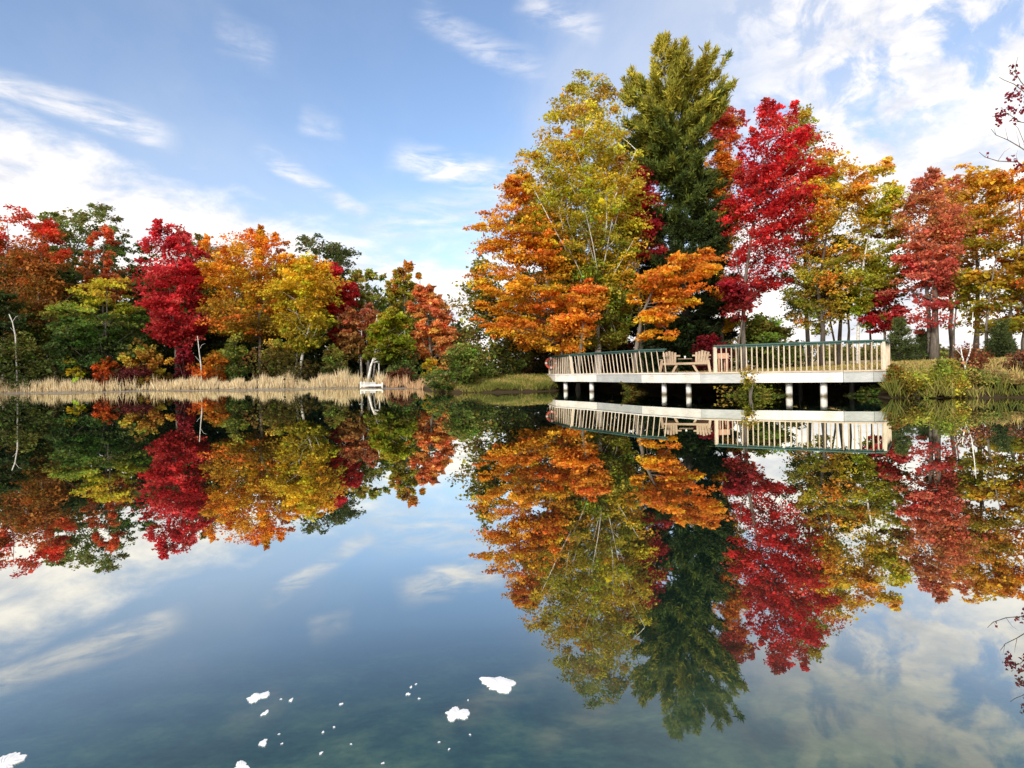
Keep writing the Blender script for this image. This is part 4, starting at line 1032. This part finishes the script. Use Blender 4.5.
# ------------------------------------------------------------------ floating white scraps
def scrap(name, label, x, y, w, h, seed, group, rot=0):
    rng = np.random.default_rng(seed)
    p = PW(x, y); D = p[1]
    wx = w * D / F; hy = h * D * D / (F * CAMH)
    n = 46
    ph = rng.uniform(0, 6.28, 4)
    vs, top = [], []
    for k in range(n):
        a = 2 * math.pi * k / n
        r = 1 + .22 * math.sin(2 * a + ph[0]) + .16 * math.sin(3 * a + ph[1]) + .12 * math.sin(5 * a + ph[2]) + rng.normal(0, .075)
        c_, s_ = r * math.cos(a) * .5, r * math.sin(a) * .5
        cx_, sy_ = c_ * math.cos(rot) - s_ * math.sin(rot), c_ * math.sin(rot) + s_ * math.cos(rot)
        vs.append((cx_ * wx, sy_ * hy))
    t = min(wx, hy) * .022
    V = [(a, b, -.004) for a, b in vs] + [(a * .97, b * .97, t * (.8 + .4 * rng.random())) for a, b in vs] + [(a * .55, b * .55, t * (1.3 + .9 * rng.random())) for a, b in vs] + [(0, 0, t * 1.5)]
    F_ = [(i, (i + 1) % n, n + (i + 1) % n, n + i) for i in range(n)] + [(n + i, n + (i + 1) % n, 2 * n + (i + 1) % n, 2 * n + i) for i in range(n)] + [(2 * n + i, 2 * n + (i + 1) % n, 3 * n) for i in range(n)]
    mb = MB(); mb.add(V, F_, False)
    o = mb.build(name, FOAM); o.location = (p[0], p[1], 0)
    tag(o, label, 'floating scrap', group)
GF = 'white scraps floating on the near water'
scrap('foam_scrap', 'largest white ragged scrap on the water, farthest to the right', 499, 684, 32, 15, 1, GF)
scrap('foam_scrap', 'roundish white scrap on the water left of the largest one', 457, 714, 19, 15, 2, GF)
scrap('foam_scrap', 'elongated white scrap on the water, leftmost of the bigger ones', 258, 697, 19, 9, 3, GF, .4)
scrap('foam_scrap', 'small white scrap floating just under the elongated one', 265, 713, 6, 5, 4, GF)
scrap('foam_scrap', 'small slanting white scrap, lowest of the three stacked at the left', 263, 743, 9, 6, 5, GF, .5)
scrap('foam_scrap', 'pale greenish-white scrap cut by the bottom edge of the picture', 241, 767, 15, 10, 6, GF)
scrap('foam_scrap', 'white scrap cut by the bottom left corner of the picture', 2, 766, 34, 26, 7, GF)
for i, (x, y, s) in enumerate([(408, 694, 4), (411, 687, 2.5), (419, 698.5, 2.2), (291, 700, 4), (281, 699, 2), (341, 704, 3.2), (334, 727, 2.2), (323, 732, 2.5), (321, 753, 3.4), (282, 743.5, 2.2), (439, 742, 2.2), (449, 749, 2.2), (383, 763, 2.6), (470, 734.5, 2), (416, 684, 2), (351, 744, 2), (279, 734, 2), (468, 700, 1.6)]):
    scrap('foam_speck', 'tiny white speck floating among the scraps on the near water', x, y, s, s * .8, 20 + i, 'tiny white specks on the near water')
# two thin straws lying on the water
# ------------------------------------------------------------------ camera, sun, sky
cam = bpy.data.cameras.new('camera'); co = bpy.data.objects.new('camera', cam); COL.objects.link(co)
cam.sensor_width = 36; cam.lens = F / 1024 * 36; cam.clip_end = 6000; cam.clip_start = .05
cam.shift_y = (YH - 384) / 1024
from mathutils import Matrix
co.matrix_world = Matrix(((CR, SR, 0, 0), (0, 0, -1, 0), (-SR, CR, 0, CAMH), (0, 0, 0, 1)))
S.camera = co

SAZ, SEL = R(205), R(24)      # behind the camera, a little to the left
sun = bpy.data.lights.new('sun', 'SUN'); sun.energy = 1.4; sun.angle = R(10); sun.color = (1, .93, .82)
so = bpy.data.objects.new('sun', sun); COL.objects.link(so)
from mathutils import Vector
sd = Vector((math.sin(SAZ) * math.cos(SEL), math.cos(SAZ) * math.cos(SEL), math.sin(SEL)))
so.rotation_euler = sd.to_track_quat('Z', 'Y').to_euler(); so.location = sd * 50

w = bpy.data.worlds.new('World'); S.world = w; w.use_nodes = True
nt = w.node_tree; nt.nodes.clear()
out = nt.nodes.new('ShaderNodeOutputWorld')
STR = .15
sk = node(nt, 'ShaderNodeTexSky', sky_type='NISHITA', sun_disc=False, sun_elevation=SEL, sun_rotation=SAZ, altitude=0, air_density=1.0, dust_density=1.0, ozone_density=1.6)
tc = node(nt, 'ShaderNodeTexCoord')
sep = node(nt, 'ShaderNodeSeparateXYZ', ins={0: tc.outputs['Generated']})
X_, Y_, Z_ = sep.outputs
def M(op, a, b=None, c=None, clamp=False):
    n_ = nt.nodes.new('ShaderNodeMath'); n_.operation = op; n_.use_clamp = clamp
    for i, v in enumerate((a, b, c)):
        if v is None: continue
        if isinstance(v, (int, float)): n_.inputs[i].default_value = v
        else: nt.links.new(v, n_.inputs[i])
    return n_.outputs[0]
def SM(v, a, b):            # smooth step from a to b (either order)
    n_ = nt.nodes.new('ShaderNodeMapRange'); n_.interpolation_type = 'SMOOTHSTEP'
    lo, hi, o0, o1 = (a, b, 0, 1) if a < b else (b, a, 1, 0)
    nt.links.new(v, n_.inputs[0])
    for i, q in enumerate((lo, hi, o0, o1)): n_.inputs[i + 1].default_value = q
    return n_.outputs[0]
az = M('ARCTAN2', X_, Y_)
el = M('ARCSINE', Z_)
zz = M('ADD', M('MAXIMUM', Z_, 0), .16)
comb = node(nt, 'ShaderNodeCombineXYZ', ins={0: M('DIVIDE', X_, zz), 1: M('DIVIDE', Y_, zz), 2: 0.})
def NZ(scale, sx=1, sy=1, rot=0, det=8, rough=.58, off=(0, 0, 0), dist=0., src=None):
    mp = node(nt, 'ShaderNodeMapping', ins={0: (src or comb).outputs[0], 1: off, 2: (0, 0, rot), 3: (sx, sy, 1)})
    return node(nt, 'ShaderNodeTexNoise', ins={0: mp.outputs[0], 2: scale, 3: float(det), 4: rough, 8: dist}).outputs[0]
sph = node(nt, 'ShaderNodeCombineXYZ', ins={0: az, 1: el, 2: 0.})
n_big = NZ(.9, det=8, rough=.6, off=(3.1, 1.7, 0))
n_fine = NZ(2.6, det=9, rough=.62, off=(.3, 5.2, 0), dist=.3)
n_str = NZ(1.1, 1.0, .35, R(35), 9, .6, (7.7, 2.1, 0), .4)
n_sph = NZ(9., 1, 2.2, R(-18), 9, .6, (1.3, .4, 0), .3, sph)
n_sph2 = NZ(16., 1, 1.1, R(40), 9, .6, (4.1, .9, 0), .4, sph)
n_wisp = NZ(11., 1, 4.5, R(-22), 9, .6, (2.7, .2, 0), .5, sph)
def line_el(p, q):          # elevation of the line p-q at this azimuth
    (a0, e0), (a1, e1) = azel(*p), azel(*q)
    k = (e1 - e0) / (a1 - a0)
    return M('MULTIPLY_ADD', az, k, e0 - k * a0)
def azx(x): return math.atan((x - 512) / F)
warp = M('MULTIPLY_ADD', n_sph, .16, -.08)
# bank of cloud on the left, sloping down to the right
e1 = M('ADD', line_el((0, 98), (330, 226)), M('MULTIPLY', warp, .7))
bank = M('MULTIPLY', SM(M('SUBTRACT', e1, el), -.012, .055), SM(az, azx(420), azx(330)))
core = M('MULTIPLY', SM(M('SUBTRACT', line_el((0, 130), (330, 234)), M('SUBTRACT', el, M('MULTIPLY', warp, .8))), -.02, .05), SM(az, azx(430), azx(340)))
bank = M('MAXIMUM', M('MULTIPLY', bank, SM(n_fine, .15, .6)), core)
# low cloud all round the horizon
lowtop = M('ADD', M('MULTIPLY', SM(az, azx(640), azx(840)), .13), .20)
low = SM(M('SUBTRACT', M('ADD', lowtop, M('MULTIPLY', warp, 1.6)), el), -.05, .09)
# heaped puffs on the right
puffreg = M('MULTIPLY', SM(az, azx(690), azx(850)), SM(el, .75, .5))
puff = M('MULTIPLY', SM(M('ADD', n_sph2, M('MULTIPLY', n_big, .35)), .56, .76), puffreg)
veil = M('MULTIPLY', SM(n_str, .38, .74), .62)
veil = M('MULTIPLY', veil, M('MULTIPLY_ADD', SM(az, azx(300), azx(700)), .6, .5))
dens = M('MAXIMUM', M('MAXIMUM', bank, low), M('MULTIPLY', puff, .92))
# thin streaks
def streak(p, q, wd, st):
    (a0, e0), (a1, e1) = azel(*p), azel(*q)
    L = math.hypot(a1 - a0, e1 - e0); ux, uy = (a1 - a0) / L, (e1 - e0) / L
    t = M('ADD', M('MULTIPLY', M('SUBTRACT', az, a0), ux / L), M('MULTIPLY', M('SUBTRACT', el, e0), uy / L))
    d_ = M('ADD', M('ADD', M('MULTIPLY', M('SUBTRACT', az, a0), -uy), M('MULTIPLY', M('SUBTRACT', el, e0), ux)), M('MULTIPLY', warp, .22))
    m_ = M('MULTIPLY', SM(M('ABSOLUTE', d_), wd, wd * .1), M('MULTIPLY', SM(t, -.12, .15), SM(t, 1.12, .8)))
    return M('MULTIPLY', M('MULTIPLY', m_, SM(M('ADD', n_wisp, M('MULTIPLY', n_sph2, .35)), .46, .86)), st)
for a in [((-60, 62), (168, 136), .026, .8), ((400, 158), (560, 186), .036, .9), ((262, 155), (390, 226), .02, .7), ((420, 15), (545, 70), .03, .4), ((300, 118), (345, 132), .025, .3), ((360, 225), (520, 205), .05, .6), ((520, 0), (600, 30), .03, .5), ((215, 30), (275, 55), .04, .22)]:
    dens = M('MAXIMUM', dens, streak(*a))
rear_fill = SM(Y_, .15, -.5)  # unseen bright cloud added behind the camera as soft front fill
dens = M('MINIMUM', M('MAXIMUM', dens, M('MULTIPLY', rear_fill, .85)), 1.0)
shade = SM(M('ADD', n_sph, M('MULTIPLY', n_fine, .4)), .50, .86)
ccol = node(nt, 'ShaderNodeMix', data_type='RGBA', ins={0: shade, 6: (.295 / STR, .305 / STR, .335 / STR, 1), 7: (.48 / STR, .45 / STR, .42 / STR, 1)})
# grey streaky bands low in the gap between the groves
gb = M('MULTIPLY', SM(NZ(7., 1, 9, R(-4), 6, .55, (2.2, .3, 0), .2, sph), .5, .62), M('MULTIPLY', SM(el, .05, .10), SM(el, .21, .15)))
gb = M('MULTIPLY', gb, M('MULTIPLY', SM(az, azx(330), azx(400)), SM(az, azx(760), azx(600))))
ccol2 = node(nt, 'ShaderNodeMix', data_type='RGBA', ins={0: M('MULTIPLY', gb, .6), 6: ccol.outputs[2], 7: (.27 / STR, .28 / STR, .30 / STR, 1)})
tint = node(nt, 'ShaderNodeMix', data_type='RGBA', blend_type='MULTIPLY', ins={0: 1., 6: sk.outputs[0], 7: (.545, .535, .555, 1)})
ccol3 = node(nt, 'ShaderNodeMix', data_type='RGBA', ins={0: rear_fill, 6: ccol2.outputs[2], 7: (.78 / STR, .76 / STR, .73 / STR, 1)})
# a grey-lavender veil first, the white cloud over it
haze_c = node(nt, 'ShaderNodeMix', data_type='RGBA', ins={0: veil, 6: tint.outputs[2], 7: (.275 / STR, .295 / STR, .34 / STR, 1)})
mixc = node(nt, 'ShaderNodeMix', data_type='RGBA', ins={0: dens, 6: haze_c.outputs[2], 7: ccol3.outputs[2]})
bg = node(nt, 'ShaderNodeBackground', ins={0: mixc.outputs[2], 1: STR})
nt.links.new(bg.outputs[0], out.inputs[0])

S.view_settings.view_transform = 'Standard'; S.view_settings.look = 'None'; S.view_settings.gamma = 1; S.view_settings.exposure = 1.46
S.view_settings.use_curve_mapping = False
S.cycles.max_bounces = 8; S.cycles.transparent_max_bounces = 12; S.cycles.diffuse_bounces = 5; S.cycles.glossy_bounces = 3
S.cycles.caustics_reflective = False; S.cycles.caustics_refractive = False
S.render.use_persistent_data = False
